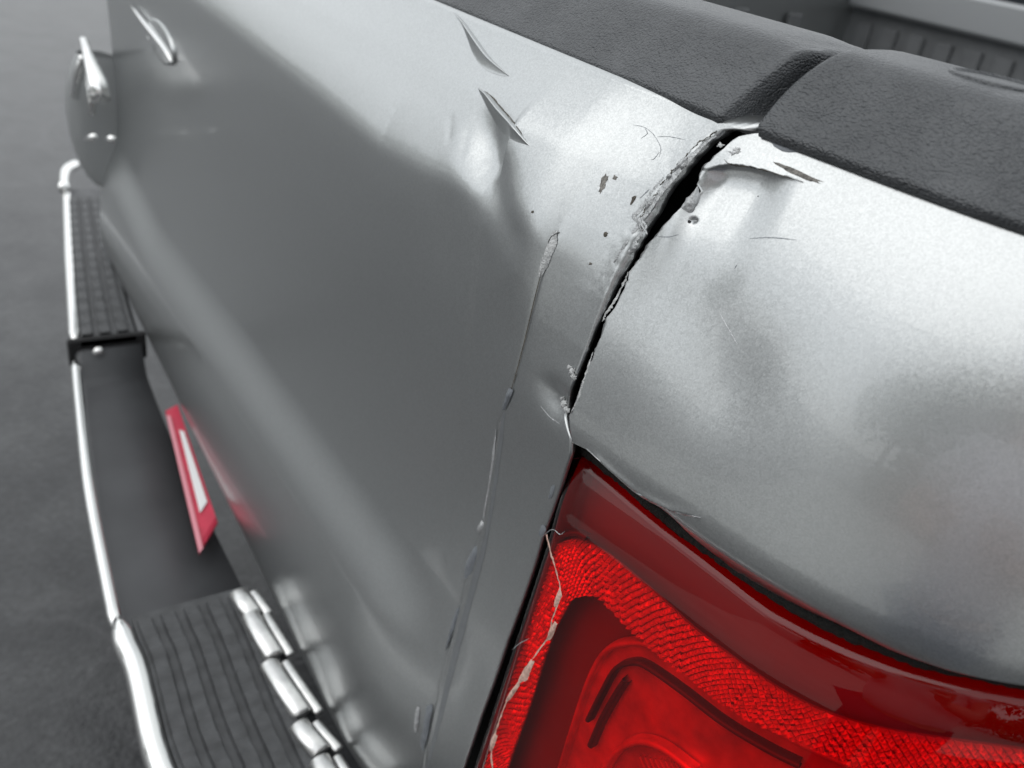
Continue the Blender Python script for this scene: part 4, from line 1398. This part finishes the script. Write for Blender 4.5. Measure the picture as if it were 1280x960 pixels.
for k, (x_, y_, r_2) in enumerate(((1.0, -12.5, 1.6), (3.6, -12, 1.5), (6.4, -11.2, 1.7), (9.0, -10, 1.6), (11.2, -8.2, 1.6))):
    t = empty('shrub', (x_, y_, 0), ORD[k] + ' round dark shrub from the left along the far edge of the driveway', 'shrub', 'shrubs behind the photographer')
    V_, F_ = leaf_crown(np.array([0, 0, 1.0]), r_2, 1.6, 900, 700 + k, .22)
    mesh_obj('foliage', V_, F_, MAT['leaf'], t, smooth=False)
    m_ = MB(); m_.tube([(0, 0, -.05), (.02, .03, .5), (0, 0, 1.0)], [.06, .05, .02], 6); m_.build('stem', MAT['bark'], t)
house(13.5, 1.0, math.radians(88))

# ---- the photographer ------------------------------------------------
def skin_body(name, verts, edges, radii, mat, parent, lv=2, root=0):
    me = bpy.data.meshes.new(name)
    me.from_pydata([tuple(v) for v in verts], edges, [])
    o = bpy.data.objects.new(name, me)
    COL.objects.link(o)
    o.parent = parent
    o.modifiers.new('skin', 'SKIN').use_smooth_shade = True
    for i, r in enumerate(radii):
        me.skin_vertices[0].data[i].radius = r if isinstance(r, tuple) else (r, r)
    me.skin_vertices[0].data[root].use_root = True
    sub(o, lv)
    me.materials.append(mat)
    return o
PX_, PY_ = .52, -.82
person = empty('person', (PX_, PY_, 0), 'person in a white polo shirt and pale cap photographing the damage, mirrored in the lamp', 'person')
ph = np.array([CAM_C[0], CAM_C[1], CAM_C[2] + G]) - np.array([PX_, PY_, 0])       # phone, relative to the person
fw = np.array([-.45, .75, 0]); fw /= np.linalg.norm(fw)
rt = np.array([fw[1], -fw[0], 0])
UPZ = np.array([0, 0, 1.0])
J = lambda a, b, c: rt * a + fw * b + UPZ * c
hand_r = J(.09, .26, 1.24)
hand_l = J(-.09, .26, 1.22)
V = [J(0, 0, .93), J(0, .0, 1.10), J(0, .0, 1.30), J(0, -.01, 1.44), J(0, .01, 1.53), J(0, .04, 1.60),
     J(.19, .0, 1.42), J(.25, .10, 1.17), hand_r - fw * .04 - UPZ * .06, J(-.19, .0, 1.42), J(-.25, .10, 1.17), hand_l - fw * .04 - UPZ * .06,
     J(.10, 0, .88), J(.12, .02, .50), J(.13, -.01, .10), J(.14, .12, .04), J(-.10, 0, .88), J(-.12, .02, .50), J(-.13, -.01, .10), J(-.14, .12, .04)]
Ed = [(0, 1), (1, 2), (2, 3), (3, 4), (4, 5), (3, 6), (6, 7), (7, 8), (3, 9), (9, 10), (10, 11), (0, 12), (12, 13), (13, 14), (14, 15), (0, 16), (16, 17), (17, 18), (18, 19)]
Rd = [(.15, .10), (.13, .09), (.14, .09), (.085, .06), .055, .05, .065, .05, .028, .065, .05, .028, .10, .065, .045, .04, .10, .065, .045, .04]
body = skin_body('body', V, Ed, Rd, MAT['skin'], person)
# head with face
hd = MB()
hc = J(0, .07, 1.67)
rws = []
for a in np.linspace(-math.pi / 2, math.pi / 2, 14):
    ring = []
    for b in np.linspace(0, 2 * math.pi, 22, endpoint=False):
        ex, ey, ez = math.cos(a) * math.cos(b), math.cos(a) * math.sin(b), math.sin(a)
        jaw = 1 - .22 * max(0, -ez)
        nose = .022 * math.exp(-((b - math.pi / 2) / .16) ** 2) * math.exp(-((a + .15) / .22) ** 2)
        eye = -.008 * (math.exp(-((b - math.pi / 2 - .38) / .18) ** 2) + math.exp(-((b - math.pi / 2 + .38) / .18) ** 2)) * math.exp(-((a - .08) / .14) ** 2)
        ring.append(hc + rt * ex * .076 * jaw + fw * (ey * (.098 + nose + eye) * (1 - .08 * max(0, -ez)) + .012 * max(0, -ez)) + UPZ * ez * .118)
    rws.append(ring)
rws = np.array(rws)
mesh_obj('head', rws.reshape(-1, 3), grid_faces(14, 22, wrap=True), MAT['skin'], person)
# cap
rws = []
for a in np.linspace(.25, math.pi / 2, 8):
    rws.append([hc + rt * math.cos(a) * math.cos(b) * .086 + fw * math.cos(a) * math.sin(b) * .108 + UPZ * math.sin(a) * .128 for b in np.linspace(0, 2 * math.pi, 22, endpoint=False)])
rws = np.array(rws)
capo = mesh_obj('cap', rws.reshape(-1, 3), grid_faces(8, 22, wrap=True), MAT['cap'], person)
rws = []
for rr_, dz in ((.095, .034), (.14, .026), (.175, .012), (.174, .008), (.14, .021), (.095, .029)):
    rws.append([hc + rt * math.cos(b) * rr_ * .62 + fw * (math.sin(b) * rr_ + .01) + UPZ * dz for b in np.linspace(.25, math.pi - .25, 14)])
rws = np.array(rws)
mesh_obj('peak', rws.reshape(-1, 3), grid_faces(6, 14), MAT['cap'], capo)
# polo shirt, trousers, shoes over the body
k = [0, 1, 2, 3, 6, 9]
V2 = [J(0, 0, .90), J(0, 0, 1.10), J(0, 0, 1.30), J(0, -.01, 1.43), J(.18, 0, 1.42), J(.235, .07, 1.24), J(-.18, 0, 1.42), J(-.235, .07, 1.24)]
skin_body('polo_shirt', V2, [(0, 1), (1, 2), (2, 3), (3, 4), (4, 5), (3, 6), (6, 7)], [(.215, .17), (.20, .16), (.22, .17), (.165, .14), .105, .09, .105, .09], MAT['shirt'], person)
m_ = MB()
for s_ in (-1, 1):
    m_.add([J(s_ * .01, .10, 1.40), J(s_ * .075, .04, 1.50), J(s_ * .085, .07, 1.455), J(s_ * .045, .125, 1.385), J(s_ * .01, .108, 1.392), J(s_ * .075, .048, 1.492)], [(0, 1, 2, 3), (4, 3, 2, 5)])
m_.build('collar', MAT['shirt'], person)
V3 = [J(0, 0, .92), J(.10, 0, .86), J(.12, .02, .50), J(.13, -.01, .09), J(-.10, 0, .86), J(-.12, .02, .50), J(-.13, -.01, .09)]
skin_body('trousers', V3, [(0, 1), (1, 2), (2, 3), (0, 4), (4, 5), (5, 6)], [(.18, .13), .115, .085, .07, .115, .085, .07], MAT['jeans'], person)
for s_ in (-1, 1):
    m_ = MB(); m_.tube([J(s_ * .13, -.08, .05), J(s_ * .13, .0, .06), J(s_ * .135, .12, .045), J(s_ * .14, .20, .03)], [.04, .052, .05, .03], 10)
    m_.build('shoe', MAT['shoe'], person, smooth=True)
def hand(h, s_):
    """palm, four bent fingers and a thumb closed round the phone's end"""
    V = [h - fw * .04 - UPZ * .06, h - UPZ * .01 - fw * .012, h + UPZ * .02]
    E_ = [(0, 1), (1, 2)]
    R2 = [(.026, .02), (.034, .016), (.036, .014)]
    for k in range(4):
        b = len(V)
        o = UPZ * (.035 - .02 * k)
        ln2 = (.9, 1.0, .95, .75)[k]
        V += [h + o + fw * .012 + rt * s_ * .008, h + o + fw * .03 - rt * s_ * .004 * ln2, h + o * 1.02 + fw * .036 - rt * s_ * .026 * ln2, h + o * 1.02 + fw * .030 - rt * s_ * .044 * ln2]
        E_ += [(2, b), (b, b + 1), (b + 1, b + 2), (b + 2, b + 3)]
        R2 += [.010, .009, .0085, .0075]
    b = len(V)
    V += [h - fw * .018 - UPZ * .02 - rt * s_ * .014, h - fw * .024 + UPZ * .002 - rt * s_ * .035, h - fw * .018 + UPZ * .02 - rt * s_ * .05]
    E_ += [(1, b), (b, b + 1), (b + 1, b + 2)]
    R2 += [.012, .010, .008]
    skin_body('hand', V, E_, R2, MAT['skin'], person, 1)
hand(hand_r, 1)
hand(hand_l, -1)
